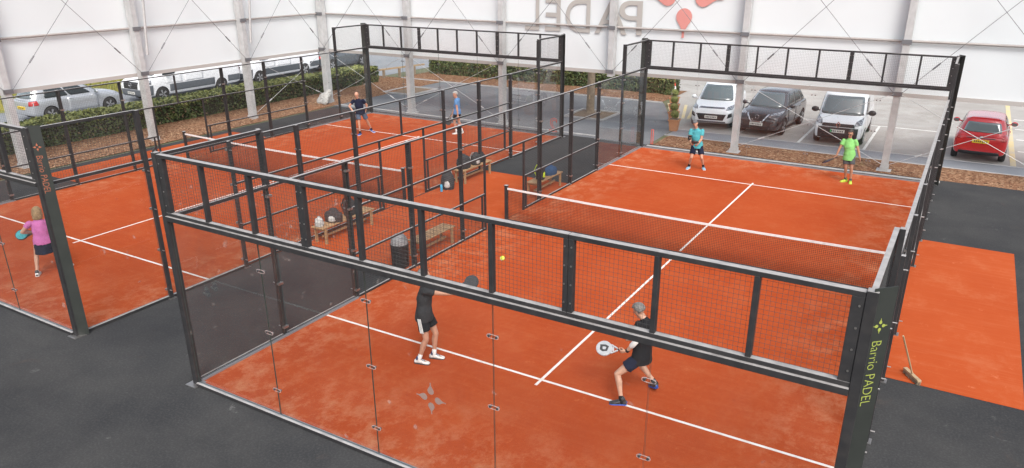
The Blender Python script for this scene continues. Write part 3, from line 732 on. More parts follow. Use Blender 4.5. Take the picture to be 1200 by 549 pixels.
for _ in range(2600):
    d = V((R.gauss(0, 1), R.gauss(0, 1), R.gauss(0, 1))).normalized() * (R.random() ** .4) * 1.25; c = V((0, 0, 4.6)) + V((d.x, d.y, d.z * .9))
    if noise.noise(c * 1.4) > -.12: leaf(b, c, .09, None, R.choice((0, 1, 1, 2)))
b.build('crown', [M['leaf_a'], M['leaf_b'], M['leaf_c']], t)

pots = [(-4.98, 13.55), (-5.58, 15.15), (-6.2, 16.95), (-6.83, 18.75)]
names = ['nearest topiary ball in a square terracotta pot beside the white car', 'second topiary pot of the row counted from the court', 'third topiary pot of the row counted from the court', 'farthest topiary pot of the row, in front of the traffic cone']
for (x, y), nm in zip(pots, names):
    t = thing('potted_shrub', nm, 'plant pot', (x, y, 0), .1, 'row of topiary pots')
    b = MB(); a = .15; c = .2
    b.add([(-a, -a, 0), (a, -a, 0), (a, a, 0), (-a, a, 0), (-c, -c, .42), (c, -c, .42), (c, c, .42), (-c, c, .42)], [(3, 2, 1, 0), (0, 1, 5, 4), (1, 2, 6, 5), (2, 3, 7, 6), (3, 0, 4, 7), (4, 5, 6, 7)])
    b.box((-.225, -.225, .42), (.225, .225, .48)); b.build('pot', M['terracotta'], t)
    b = MB(); b.box((-.19, -.19, .47), (.19, .19, .49)); b.build('soil', M['soil'], t)
    b = MB()
    for _ in range(900):
        d = V((R.gauss(0, 1), R.gauss(0, 1), R.gauss(0, 1))).normalized(); c = V((0, 0, .68)) + d * (.165 + .03 * noise.noise(d * 3 + V((x, y, 0)))) * (1 - R.random() ** 3 * .4)
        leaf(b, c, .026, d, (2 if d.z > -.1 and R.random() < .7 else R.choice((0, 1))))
    b.ell((0, 0, .68), .135, .135, .135, mi=1); b.build('foliage', [M['leaf_b'], M['box_green'], M['leaf_c']], t)
t = thing('traffic_cone', 'red and white traffic cone behind the row of topiary pots', 'traffic cone', (-8.1, 22.2, 0))
b = MB(); b.box((-.2, -.2, 0), (.2, .2, .04)); b.build('base', M['black'], t)
b = MB(); prof = [(.17, .04), (.105, .45)]; b.lathe(prof, n=18, mi=1); b.lathe([(.105, .45), (.04, .88), (.03, .9)], n=18, mi=0); b.build('body', [M['cone_red'], M['white_plastic']], t)
t = thing('knee_rail', 'low wooden knee rail between the two hedges', 'fence', (-25.0, 18.6, 0))
for i in range(3):
    b = MB(); b.box((i * .23 - .06, i * 1.18 - .06, 0), (i * .23 + .06, i * 1.18 + .06, .52)); b.build('post', M['bark'], t)
b = MB(); b.bar((-.1, -.3, .56), (.6, 3.2, .56), .1, .09); b.build('rail', M['wood_pale'], t)
# ---------------------------------------------------------------- people
SK = {k: mat('skin_' + k, c, .55, col2=tuple(x * .82 for x in c), scale=9, lo=.4, hi=.7) for k, c in
      dict(fair=(.50, .29, .20), tan=(.36, .185, .115), warm=(.45, .24, .16)).items()}
def cloth(name, c, k=.8): return mat('cloth_' + name, c, .9, col2=tuple(x * k for x in c), scale=7, bump=.4, bscale=18, spec=.2, dist=.01)
CL = dict(pink=cloth('pink', (.56, .16, .40)), navy=cloth('navy', (.012, .016, .035)), charcoal=cloth('charcoal', (.030, .030, .032)), black=cloth('black', (.014, .014, .016)),
          teal=cloth('teal', (.075, .34, .38)), lime=cloth('lime', (.21, .49, .15)), blue=cloth('blue', (.11, .24, .46)), slate=cloth('slate', (.085, .115, .165)),
          grey=cloth('grey', (.085, .085, .09)), white=cloth('white', (.72, .72, .70)))
HAIR = dict(grey=mat('hair_grey', (.20, .185, .17), .8, col2=(.09, .085, .08), scale=40), dark=mat('hair_dark', (.03, .022, .018), .7, col2=(.055, .042, .034), scale=40),
            blond=mat('hair_blond', (.36, .24, .12), .7, col2=(.22, .13, .06), scale=25), pale=mat('hair_pale', (.42, .40, .37), .8, col2=(.3, .28, .26), scale=40),
            cap=mat('cap_grey', (.12, .12, .125), .9, col2=(.09, .09, .095), scale=20))
EYE = mat('eye_dark', (.03, .02, .018), .2); LIP = mat('lip', (.36, .12, .10), .6)
SHOE = dict(white=mat('shoe_white', (.72, .70, .66), .6, col2=(.55, .53, .5), scale=14), black=mat('shoe_black', (.02, .02, .022), .5, col2=(.05, .05, .055), scale=14),
            blue=mat('shoe_blue', (.28, .45, .55), .6, col2=(.2, .34, .44), scale=14), neon=mat('shoe_neon', (.47, .58, .06), .6, col2=(.4, .5, .05), scale=14), navy=mat('shoe_navy', (.02, .03, .08), .6, col2=(.03, .04, .1), scale=14), olive=mat('shoe_olive', (.3, .42, .05), .6, col2=(.25, .35, .04), scale=14), steel=mat('shoe_steel', (.12, .2, .27), .6, col2=(.1, .16, .22), scale=14), royal=mat('shoe_royal', (.03, .10, .42), .6, col2=(.02, .06, .3), scale=14))

def chain(b, pts, side=None, n=12, mi=0, flat=0):
    """closed tapered tube: pts = [(pos, rx, ry)], rx along 'side', ry across; rounded ends"""
    P_ = [V(p[0]) for p in pts]; rings = []
    def fr(d):
        d = d.normalized(); s_ = V(side) if side is not None else (V((1, 0, 0)) if abs(d.x) < .8 else V((0, 1, 0)))
        s_ = (s_ - d * s_.dot(d)).normalized(); return s_, d.cross(s_)
    m_ = len(P_)
    for i in range(m_):
        d = (P_[min(i + 1, m_ - 1)] - P_[max(i - 1, 0)]); e, g = fr(d); rx, ry = pts[i][1], pts[i][2]
        if i == 0 and flat != 1:
            dd = d.normalized()
            for k in (.95, .6): rings.append((P_[0] - dd * min(rx, ry) * k, e, g, rx * math.sqrt(1 - k * k), ry * math.sqrt(1 - k * k)))
        rings.append((P_[i], e, g, rx, ry))
        if i == m_ - 1 and flat != 2:
            dd = d.normalized()
            for k in (.6, .95): rings.append((P_[i] + dd * min(rx, ry) * k, e, g, rx * math.sqrt(1 - k * k), ry * math.sqrt(1 - k * k)))
    vs_ = []
    for c, e, g, rx, ry in rings:
        for i in range(n):
            t = 2 * PI * i / n; vs_.append(c + e * (rx * math.cos(t)) + g * (ry * math.sin(t)))
    K = len(rings)
    b.add(vs_, [(k * n + i, k * n + (i + 1) % n, (k + 1) * n + (i + 1) % n, (k + 1) * n + i) for k in range(K - 1) for i in range(n)] + [list(range(n - 1, -1, -1)), list(range((K - 1) * n, K * n))], mi, True)
def lim(b, p, r_, q, r2, n=10, mid=None):
    p, q = V(p), V(q)
    if mid: c = p.lerp(q, mid[0]); chain(b, [(p, r_, r_), (c, mid[1], mid[1]), (q, r2, r2)], n=n)
    else: chain(b, [(p, r_, r_), (q, r2, r2)], n=n)
def fuse(b, name, m, parent, vox, smooth=4, wrinkle=0, seed=0):
    me = b.mesh('tmp', m); o = link('tmp_fuse', me)
    bm = bmesh.new(); bm.from_mesh(me); bmesh.ops.recalc_face_normals(bm, faces=bm.faces); bm.to_mesh(me); bm.free()
    r = o.modifiers.new('r', 'REMESH'); r.mode = 'VOXEL'; r.voxel_size = vox; r.use_smooth_shade = True
    s_ = o.modifiers.new('s', 'SMOOTH'); s_.iterations = smooth; s_.factor = .5
    me2 = bake(o, None); me2.name = name
    if wrinkle:
        nr = [v.normal.copy() for v in me2.vertices]
        for v, n_ in zip(me2.vertices, nr):
            c = v.co; f = noise.noise(V((c.x * 9 + seed, c.y * 9, c.z * 14))) + .6 * noise.noise(V((c.x * 22, c.y * 22 + seed, c.z * 30)))
            v.co = c + n_ * f * wrinkle
    me2.materials.clear(); me2.materials.append(m)
    me2.polygons.foreach_set('use_smooth', [True] * len(me2.polygons))
    return link(name, me2, parent)
def ik(a, c, l1, l2, pole):
    a, c = V(a), V(c); d = c - a; L_ = d.length
    if L_ > (l1 + l2) * .999: k = L_ / ((l1 + l2) * .999); l1 *= k; l2 *= k
    x = (l1 * l1 - l2 * l2 + L_ * L_) / (2 * L_); h = math.sqrt(max(1e-6, l1 * l1 - x * x)); d.normalize()
    p = V(pole); p = (p - d * p.dot(d)).normalized(); return a + d * x + p * h
def hand(b, wr, d, palm_n, grip=True, k=1.):
    d = V(d).normalized(); n_ = V(palm_n); n_ = (n_ - d * n_.dot(d)).normalized(); s_ = d.cross(n_)
    chain(b, [(wr + d * .01, .028 * k, .02 * k), (wr + d * .05 * k, .042 * k, .016 * k), (wr + d * .088 * k, .042 * k, .014 * k)], side=s_, n=10)
    for i in range(4):
        p = wr + d * .088 * k + s_ * (i - 1.5) * .0225 * k; L_ = (.072, .08, .075, .06)[i] * k; a = .25 if not grip else .75; cur = d + s_ * (i - 1.5) * .05
        pts = [(p - d * .02, .0095 * k, .0095 * k), (p, .0095 * k, .0095 * k)]; ang = 0
        for f in (.45, .3, .25):
            ang += a; dd = (cur * math.cos(ang) + n_ * math.sin(ang)).normalized(); p = p + dd * L_ * f; pts.append((p, .0085 * k, .0085 * k))
        chain(b, pts, side=s_, n=8)
    p = wr + d * .03 * k - s_ * .03 * k; q = p + (-s_ * .7 + d * .6 + n_ * .35).normalized() * .04 * k; r_ = q + (d * .8 - s_ * .1 + n_ * .55).normalized() * .032 * k
    chain(b, [(p, .012 * k, .012 * k), (q, .0105 * k, .0105 * k), (r_, .009 * k, .009 * k)], n=8)
def person(label, loc, right, S):
    """S holds joint positions in metres: x to the side ('right'), y away, z up"""
    rz = math.atan2(right[1], right[0]); root = thing('person', label, 'person', (loc[0], loc[1], 0), rz)
    g = lambda k: V(S[k]); k = S.get('k', 1.); sk = SK[S.get('skin', 'fair')]
    look = g('look').normalized(); up = (g('head') - g('neck')); up.normalize()
    pel, chest, neck, head = g('pel'), g('chest'), g('neck'), g('head')
    hr = V((*S['hr'], 0)).normalized(); sr = V((*S['sr'], S.get('tilt', 0))).normalized()      # pelvis / shoulder axis towards own right
    fw = V((-hr.y, hr.x, 0)); fs = V((-sr.y, sr.x, 0))
    hip = {'R': pel + hr * .095 * k - V((0, 0, .03)), 'L': pel - hr * .095 * k - V((0, 0, .03))}
    sho = {'R': neck + sr * .185 * k * S.get('sw', 1) - up * .065, 'L': neck - sr * .185 * k * S.get('sw', 1) - up * .065}
    ank = {q: g('a' + q) for q in 'RL'}; wr = {q: g('w' + q) for q in 'RL'}; kn = {}; el = {}
    for q in 'RL':
        kn[q] = ik(hip[q], ank[q], .43 * k, .43 * k, S.get('kp' + q, tuple(fw)))
        el[q] = ik(sho[q], wr[q], .285 * k, .255 * k, S.get('ep' + q, tuple(-fs + V((0, 0, -.4)) + (sr if q == 'R' else -sr) * .5)))
    b = MB()
    tor = [(pel - V((0, 0, .06)), .13 * k, .095 * k), (pel + V((0, 0, .02)), .155 * k, .105 * k), (pel.lerp(chest, .5), .135 * k, .10 * k), (chest, .158 * k, .112 * k), (neck - up * .075, .15 * k, .085 * k), (neck - up * .01, .065 * k, .06 * k)]
    chain(b, tor, side=(hr + sr), n=16)
    chain(b, [(neck - up * .03, .06 * k, .058 * k), (head - up * .06, .052 * k, .055 * k)], n=12)
    for q in 'RL':
        chain(b, [(hip[q], .088 * k, .092 * k), (hip[q].lerp(kn[q], .35), .080 * k, .084 * k), (kn[q].lerp(hip[q], .1), .055 * k, .057 * k), (kn[q], .052 * k, .054 * k)], side=hr, n=12)
        sd = (ank[q] - kn[q]).normalized(); back = -V((fw.x, fw.y, 0))
        chain(b, [(kn[q], .05 * k, .052 * k), (kn[q].lerp(ank[q], .3) + back * .012, .051 * k, .057 * k), (kn[q].lerp(ank[q], .7), .036 * k, .038 * k), (ank[q], .033 * k, .036 * k)], side=hr, n=12)
        td = V((*S['t' + q], 0)).normalized(); z0 = ank[q].z - .05
        chain(b, [(ank[q] - td * .03 - V((0, 0, .03)), .03 * k, .03 * k), (ank[q] + td * .13 * k - V((0, 0, .055)), .036 * k, .02 * k)], n=8)
        lim(b, sho[q], .056 * k, el[q], .040 * k, 12, (.35, .052 * k)); lim(b, el[q], .040 * k, wr[q], .026 * k, 12, (.3, .041 * k))
        pn = V(S['pn' + q]) if ('pn' + q) in S else ((-sr if q == 'R' else sr) * .8 + fs * .3)
        hd = V(S['hd' + q]) if ('hd' + q) in S else (wr[q] - el[q])
        hand(b, wr[q], hd, pn, S.get('grip' + q, True), k)
    # head
    sd = look.cross(up).normalized(); fwd = up.cross(sd).normalized(); hm = Matrix((sd, fwd, up)).transposed()
    H = lambda x, y, z: head + (sd * x + fwd * y + up * z) * k
    def E(x, y, z, rx, ry, rz_, nu=14, nv=9): b.ell(H(x, y, z), rx * k, ry * k, rz_ * k, mx=hm, nu=nu, nv=nv)
    E(0, -.008, .03, .076, .096, .092); E(0, .02, -.05, .056, .068, .068); E(0, .03, -.012, .066, .066, .06)
    E(0, .097, -.018, .013, .022, .018, 8, 6); E(0, .088, .008, .010, .016, .03, 8, 6); E(0, .077, -.088, .022, .018, .018, 8, 6); E(0, .07, .036, .05, .02, .012, 8, 6)
    for s_ in (-1, 1): E(s_ * .077, -.008, -.005, .010, .024, .032, 8, 6)
    fuse(b, 'body', sk, root, .0075 if S.get('fine') else .0095, 3)
    for s_ in (-1, 1):
        if not S.get('shades'): sub('eye', EYE, root, lambda c: c.ell(H(s_ * .031, .083, .008), .013 * k, .009 * k, .007 * k, mx=hm, nu=8, nv=6))
    if S.get('shades'):
        def gl(c):
            for s_ in (-1, 1): c.ell(H(s_ * .034, .088, .01), .03 * k, .012 * k, .02 * k, mx=hm, nu=10, nv=6); c.bar(H(s_ * .062, .08, .014), H(s_ * .08, -.01, .012), .006, .006)
            c.bar(H(-.02, .1, .013), H(.02, .1, .013), .008, .006)
        sub('sunglasses', M['black'], root, gl)
    sub('mouth', LIP, root, lambda c: c.ell(H(0, .086, -.058), .024 * k, .008 * k, .006 * k, mx=hm, nu=10, nv=6))
    # hair
    hk = S.get('hair')
    if hk:
        c = MB(); nu, nv = 28, 16; keep = []
        for j in range(nv + 1):
            ph = -PI / 2 + PI * j / nv
            for i in range(nu):
                t = 2 * PI * i / nu; x, y, z = math.cos(ph) * math.cos(t), math.cos(ph) * math.sin(t), math.sin(ph)
                w_ = 1 + .05 * noise.noise(V((x * 4, y * 4, z * 4 + loc[0])))
                c.v.append(tuple(H(x * .085 * w_, -.012 + y * .105 * w_, .034 + z * .102 * w_))); keep.append(z > (S.get('hl', .42) if y > .15 else (-.05 if y > -.15 else S.get('nape', -.62))))
        for j in range(nv):
            for i in range(nu):
                q = (j * nu + i, j * nu + (i + 1) % nu, (j + 1) * nu + (i + 1) % nu, (j + 1) * nu + i)
                if all(keep[a] for a in q): c.f.append(list(q)); c.m.append(0); c.sm.append(True)
        o = c.build('cap' if hk == 'cap' else 'hair', HAIR[hk], root); md = o.modifiers.new('thick', 'SOLIDIFY'); md.thickness = -.022; md.offset = 0
        bm = bmesh.new(); bm.from_mesh(o.data); bmesh.ops.delete(bm, geom=[v for v in bm.verts if not v.link_faces], context='VERTS'); bm.to_mesh(o.data); bm.free()
        if S.get('long'):
            c = MB()
            chain(c, [(H(0, -.06, .09), .05, .05), (H(0, -.075, .02), .088, .055), (H(0, -.07, -.07), .095, .05), (H(0, -.065, -.15), .088, .04)], side=sd, n=14)
            for s_ in (-1, 1): chain(c, [(H(s_ * .07, .0, .06), .03, .04), (H(s_ * .085, -.02, -.05), .028, .045), (H(s_ * .08, -.03, -.14), .024, .04)], n=10)
            fuse(c, 'hair', HAIR[hk], root, .012, 2, .006, 3)
    # shirt
    c = MB(); sc_, sl = CL[S['shirt']], S.get('sleeve', .55)
    chain(c, [(pel - V((0, 0, S.get('hem', .11))), .205 * k, .166 * k), (pel + V((0, 0, .02)), .19 * k, .148 * k), (pel.lerp(chest, .5), .162 * k, .13 * k), (chest, .18 * k, .136 * k), (neck - up * .07, .152 * k, .10 * k), (neck - up * .012, .078 * k, .074 * k)], side=(hr + sr), n=18, flat=1)
    for q in 'RL':
        p, e = sho[q], el[q]; m_ = p.lerp(e, sl * .5); z_ = p.lerp(e, sl); chain(c, [(p, .066 * k, .066 * k), (m_, .070 * k, .068 * k), (z_, .070 * k, .069 * k)], n=12, flat=2)
    fuse(c, 'shirt', sc_, root, .012, 3, .006, loc[0])
    # shorts or skirt
    c = MB(); so_ = CL[S['shorts']]
    if S.get('skirt'):
        m_ = (kn['R'] + kn['L']) / 2; m_ = pel + V((0, 0, -.29)) + (m_ - pel) * .12
        chain(c, [(pel + V((0, 0, .06)), .165 * k, .13 * k), (pel - V((0, 0, .08)), .195 * k, .16 * k), (m_.lerp(pel, .3), .205 * k, .17 * k), (m_, .215 * k, .18 * k)], side=hr, n=20, flat=2)
    else:
        f = S.get('len', .62)
        chain(c, [(pel + V((0, 0, .05)), .155 * k, .118 * k), (pel - V((0, 0, .04)), .170 * k, .130 * k)], side=hr, n=16)
        for q in 'RL': chain(c, [(hip[q], .094 * k, .104 * k), (hip[q].lerp(kn[q], f * .55), .099 * k, .105 * k), (hip[q].lerp(kn[q], f), .102 * k, .107 * k)], side=hr, n=14, flat=2)
    so = fuse(c, 'skirt' if S.get('skirt') else 'shorts', so_, root, .012, 3, .006, loc[1])
    if S.get('stripes'):
        for i in (-1, 0, 1):
            q = S['stripes']; o_ = (hr if q == 'R' else -hr); a = hip[q] + o_ * .112 * k + fw * i * .022; e_ = hip[q].lerp(kn[q], .62) + o_ * .108 * k + fw * i * .024
            sub('side_stripe', CL['white'], root, lambda c: c.bar(a, e_, .011, .012, up=o_))
    # socks, shoes
    for q in 'RL':
        a, td = ank[q], V((*S['t' + q], 0)).normalized(); ax = (kn[q] - a).normalized()
        s2 = MB(); chain(s2, [(a - ax * .03, .042 * k, .044 * k), (a + ax * S.get('sock', .07), .041 * k, .044 * k)], n=12); s2.build('sock', CL[S.get('sockc', 'white')], root)
        lift = S.get('lift' + q, 0.); bs = V((a.x, a.y, 0)); ss = V((td.y, -td.x, 0))
        prof = [(-.085, .030, .075), (-.06, .040, .095), (0, .040, .10), (.05, .044, .085), (.11, .050, .062), (.16, .046, .050), (.195, .030, .036)]
        up_b, so_b = MB(), MB()
        def ring(y, wd, z0, z1, n=12):
            out = []
            for i in range(n):
                t = 2 * PI * i / n; cx_, cz_ = math.cos(t), math.sin(t)
                zz = z0 + (z1 - z0) * (.5 + .5 * math.copysign(abs(cz_) ** .7, cz_))
                hl = lift * max(0, (.12 - y) / .2); out.append(bs + td * y * k + ss * (math.copysign(abs(cx_) ** .8, cx_) * wd * k) + V((0, 0, zz * k + hl)))
            return out
        for bb, z0, zf in ((up_b, .018, None), (so_b, .0, .028)):
            vs_ = []
            for (y, wd, zt) in prof: vs_ += ring(y, wd * (1.1 if zf else 1), z0, zf or zt)
            n = 12; K = len(prof)
            bb.add(vs_, [(i_ * n + i, i_ * n + (i + 1) % n, (i_ + 1) * n + (i + 1) % n, (i_ + 1) * n + i) for i_ in range(K - 1) for i in range(n)] + [list(range(n - 1, -1, -1)), list(range((K - 1) * n, K * n))], 0, True)
        sh = up_b.build('shoe', SHOE[S['shoe']], root); so_b.build('sole', SHOE[S.get('sole', 'white')], sh)
        acc = SHOE.get(S.get('accent', 'black'))
        cb = MB(); a2 = bs + V((0, 0, .088 * k)); chain(cb, [(a2 - td * .022, .043 * k, .043 * k), (a2 - td * .014 + V((0, 0, .026)), .044 * k, .045 * k)], n=12); cb.build('collar', acc, sh)
        cb = MB(); hl = lambda y: lift * max(0, (.12 - y) / .2)
        for y, z, wd in ((.045, .090, .026), (.07, .081, .025), (.095, .072, .024)): cb.bar(bs + td * y * k - ss * wd + V((0, 0, z * k + hl(y))), bs + td * y * k + ss * wd + V((0, 0, z * k + hl(y))), .010, .010)
        cb.build('laces', acc, sh)
        cb = MB(); cb.ell(bs - td * .07 * k + V((0, 0, .05 * k + hl(-.07))), .026 * k, .026 * k, .03 * k); cb.build('heel', SHOE.get(S.get('sole', 'white')) if S.get('sole') == 'royal' else acc, sh)
    if S.get('sleeve_band'):
        q = S['sleeve_band']; c = MB(); chain(c, [(el[q].lerp(sho[q], .3), .054, .054), (el[q], .05, .05), (el[q].lerp(wr[q], .4), .047, .047)], n=12); c.build('arm_sleeve', CL[S.get('bandc', 'white')], root)
    if S.get('watch'):
        q = S['watch']; c = MB(); p = wr[q].lerp(el[q], .08); d = (wr[q] - el[q]).normalized(); c.tube(p - d * .018, p + d * .018, .034, n=12); c.build('wristband', CL['black'], root)
    mw = Matrix.Rotation(rz, 4, 'Z'); mw.translation = V((loc[0], loc[1], 0))
    for q in 'RL':
        hd = (V(S['hd' + q]) if ('hd' + q) in S else (wr[q] - el[q])).normalized(); pn = V(S['pn' + q]) if ('pn' + q) in S else ((-sr if q == 'R' else sr) * .8 + fs * .3)
        GRIP[q] = mw @ (wr[q] + hd * .075 + (pn - hd * pn.dot(hd)).normalized() * .03)
    return root, mw
GRIP = {}

def racket(label, c, d, nrm, face, frame_m, hole=True, mark=None):
    """c = hand that holds it, d = direction handle -> head, nrm = face normal (world)"""
    d = V(d).normalized(); c = GRIP[c] + d * .28; nrm = V(nrm); nrm = (nrm - d * nrm.dot(d)).normalized(); s_ = d.cross(nrm)
    k = Matrix((s_, d, nrm)).transposed().to_4x4(); k.translation = V(c)
    hb = k @ V((0, -.34, 0))
    root = thing('padel_racket', label, 'racket', tuple(hb)); inv = Matrix.Translation(-hb) @ k
    n = 28; pts = []
    for i in range(n):
        t = 2 * PI * i / n; x, y = .128 * math.cos(t), .135 * math.sin(t)
        if y < 0: x *= 1 - .22 * (y / .135) ** 2
        pts.append((x, y))
    def slab(z0, z1, sc_): return [inv @ V((x * sc_, y * sc_, z0)) for x, y in pts]
    b = MB(); b.prism(slab(-.019, 0, 1), inv.to_3x3() @ V((0, 0, .038)))
    for s in (-1, 1): b.bar(inv @ V((s * .075, -.105, 0)), inv @ V((s * .014, -.215, 0)), .022, .03, up=inv.to_3x3() @ V((0, 0, 1)))
    b.bar(inv @ V((-.06, -.145, 0)), inv @ V((.06, -.145, 0)), .02, .026, up=inv.to_3x3() @ V((0, 0, 1)))
    b.build('frame', frame_m, root, bevel=.004)
    for s in (-1, 1):
        b = MB(); b.prism([inv @ V((x * .88, y * .88, s * .0192)) for x, y in pts], inv.to_3x3() @ V((0, 0, s * .0012))); f = b.build('face', face, root, fix=True)
        b = MB()
        for r_, m_ in ((0, 1), (.03, 6), (.06, 11), (.088, 16)):
            for i in range(m_):
                t = 2 * PI * i / max(1, m_) + r_ * 9; p = inv @ V((r_ * math.cos(t), r_ * math.sin(t), s * .0206)); b.tube(p, p + inv.to_3x3() @ V((0, 0, s * .0008)), .0055, n=7)
        if mark is None: b.build('hole_pattern', M['black'], f)
        else:
            b = MB(); ring = [(.058, .072), (-.03, .072), (-.062, .03), (-.05, -.045), (.035, -.07), (.062, -.02)]; inn = [(x * .42, y * .42) for x, y in ring]
            w_ = [inv @ V((x, y, s * .0206)) for x, y in ring] + [inv @ V((x, y, s * .0206)) for x, y in inn]
            b.add(w_, [(i, (i + 1) % 6, 6 + (i + 1) % 6, 6 + i) for i in range(6)]); b.build('emblem', mark, f)
    b = MB(); b.tube(inv @ V((0, -.205, 0)), inv @ V((0, -.345, 0)), .0155, n=10); b.tube(inv @ V((0, -.345, 0)), inv @ V((0, -.355, 0)), .019, n=10); b.build('grip', M['black'], root)
    return root
def wp(mw, p): return mw @ V(p)

p, mw = person('man in a black shirt and dark shorts lunging with a white racket near the line', (1.61, -6.638), (.937, .348), dict(
    pel=(.05, .0, .80), chest=(.07, .03, 1.13), neck=(.05, .06, 1.41), head=(-.035, .08, 1.545), look=(-.85, .5, -.25), hr=(.5, .8), sr=(.6, .75), tilt=-.2, sw=1.,
    aL=(-.225, -.26, .09), aR=(.30, .26, .16), tL=(-1, -.05), tR=(-.2, .5), liftR=.09, kpL=(-1, .2, .2), kpR=(-.5, .5, 0), wL=(-.19, -.12, .91), wR=(-.10, .22, .98), epL=(.3, -.6, -.6), hdL=(-1, 0, -.15), pnL=(.2, .8, .4),
    shirt='black', shorts='navy', shoe='black', sole='royal', sockc='black', sock=.05, hair='grey', nape=-.5, len=.56, sleeve_band='L', watch='L', skin='fair', fine=True))
racket('white padel racket with a black mark held by the man in the black shirt', 'L', mw.to_3x3() @ V((-1, .02, .0)), (-.35, -.75, .75), M['racket_pale'], M['racket_pale'], mark=M['black'])
p, mw = person('man in a charcoal shirt and striped black shorts reaching out to hit the ball', (-2.089, -7.434), (.781, .625), dict(
    pel=(.0, .05, .95), chest=(.02, .10, 1.22), neck=(.05, .13, 1.48), head=(.04, .17, 1.60), look=(.9, .0, .15), hr=(-.45, -.9), sr=(-.15, -1),
    aR=(-.13, -.05, .095), aL=(.14, .1, .095), tR=(.9, -.35), tL=(.9, -.3), wR=(.55, .10, 1.26), wL=(.36, .36, 1.22), epR=(0, 0, -1), hdR=(1, .2, .45), pnR=(0, 1, 0),
    shirt='charcoal', shorts='black', shoe='white', sole='black', accent='navy', sockc='white', sock=.09, hair='grey', skin='warm', stripes='R', fine=True))
racket('black padel racket raised by the man in the charcoal shirt', 'R', mw.to_3x3() @ V((1, .2, .55)), (.2, -.7, .7), M['black'], M['black'])
p, mw = person('man in a teal shirt and navy shorts crouching ready at the far baseline', (-2.1, 7.884), (.957, .29), dict(
    pel=(-.07, .05, .86), chest=(-.12, -.01, 1.17), neck=(-.14, -.08, 1.42), head=(-.19, -.14, 1.60), look=(-.1, -1, -.15), hr=(-1, 0), sr=(-1, 0),
    aR=(-.29, .06, .09), aL=(.20, .1, .09), tR=(-.35, -1), tL=(.25, -1), wR=(-.27, -.30, .99), wL=(-.05, -.32, .97), shirt='teal', shorts='navy', shoe='blue', sole='white', accent='steel', sockc='black', sock=.1, hair='cap', hl=.3, nape=-.4, len=.72, sleeve_band='R', bandc='black', skin='warm'))
racket('dark padel racket held low in front of the man in teal', 'R', mw.to_3x3() @ V((.2, -.75, .35)), (0, .4, 1), M['rim_dark'], M['black'])
p, mw = person('man in a lime green shirt and grey shorts standing at the far baseline', (2.611, 8.815), (.994, .107), dict(
    k=.96, pel=(-.07, .0, .93), chest=(-.11, .0, 1.17), neck=(-.135, .0, 1.42), head=(-.14, -.03, 1.58), look=(-.3, -1, -.12), hr=(-1, 0), sr=(-1, .05), tilt=-.04, sw=.98,
    aR=(-.075, .05, .09), aL=(.085, -.05, .09), tR=(-.75, -.7), tL=(.05, -1), wR=(-.45, -.08, .86), wL=(.245, -.06, .85), hdR=(-.5, -.1, -.6), epR=(-1, .4, 0), epL=(1, .4, 0), gripL=False, shirt='lime', hem=.19, shorts='grey', shoe='neon', sole='neon', accent='olive', sockc='grey', sock=.05, hair='dark', shades=True, skin='tan', len=.7))
racket('dark blue padel racket held out sideways by the man in lime green', 'R', mw.to_3x3() @ V((-.8, -.1, -.42)), (.3, -.35, -1), MATS['shoe_royal'], M['black'])
p, mw = person('bald man in a navy shirt and slate shorts walking on the left court', (-15.755, 6.424), (.739, .674), dict(
    pel=(-.13, .0, .95), chest=(-.16, -.05, 1.19), neck=(-.19, -.08, 1.45), head=(-.225, -.11, 1.62), look=(-.4, -1, -.1), hr=(-1, .1), sr=(-1, .1),
    aR=(-.20, -.22, .09), aL=(.27, .2, .13), tR=(-.5, -1), tL=(.6, -.6), liftL=.07, wR=(-.42, -.16, .98), wL=(.09, .08, .93), epR=(-1, .3, 0), epL=(1, .4, 0), gripL=False, shirt='navy', shorts='slate', shoe='royal', sole='white', sockc='black', sock=.06, len=.75, skin='warm'))
racket('yellow green padel racket carried by the bald man in navy', 'R', mw.to_3x3() @ V((-.25, -.3, -.9)), (.4, -1, .3), M['dull_yellow'], M['black'])
p, mw = person('grey haired man in a light blue shirt on the left court', (-12.382, 8.416), (.817, .576), dict(
    k=.98, pel=(-.08, .0, .94), chest=(-.09, .0, 1.16), neck=(-.09, .0, 1.45), head=(-.145, -.02, 1.61), look=(-1, -.45, -.05), hr=(.35, .94), sr=(.35, .94),
    aL=(-.14, -.05, .09), aR=(.1, .1, .09), tL=(-1, -.3), tR=(-.5, -.9), wL=(-.06, -.3, .83), wR=(-.30, .1, .80), epL=(.8, -.6, 0), epR=(.5, .6, -.3), shirt='blue', shorts='black', shoe='white', sole='white', sock=.1, hair='pale', skin='warm'))
racket('black padel racket hanging from the hand of the man in light blue', 'R', mw.to_3x3() @ V((-.35, -.1, -.8)), (.3, -1, .1), M['black'], M['black'])
p, mw = person('blond woman in a pink top and navy skirt seen from behind on the left court', (-12.114, -8.773), (.416, .91), dict(
    pel=(.25, -.02, .86), chest=(.26, -.01, 1.08), neck=(.265, .0, 1.32), head=(.275, .02, 1.47), look=(.1, 1, -.1), hr=(1, .1), sr=(1, .05), k=.94,
    aL=(.0, .0, .085), aR=(.63, .14, .085), tL=(.25, 1), tR=(.5, .8), wL=(.10, .16, .98), wR=(.40, .30, 1.0), epL=(-1, -.2, -.3), shirt='pink', sleeve=.45, shorts='navy', skirt=True, shoe='white', sole='white', sock=.03, hair='blond', long=True, skin='fair'))
racket('teal blue padel racket held by the woman in pink', 'L', mw.to_3x3() @ V((-.75, .15, -.1)), (-.1, -1, .4), CL['teal'], M['black'])
t = thing('tennis_ball', 'yellow green ball in the air above the foreground court', 'ball', (.0, -8.17, 2.68))
b = MB(); b.ell((0, 0, 0), .034, .034, .034, nu=16, nv=10); b.build('felt', M['ball'], t)
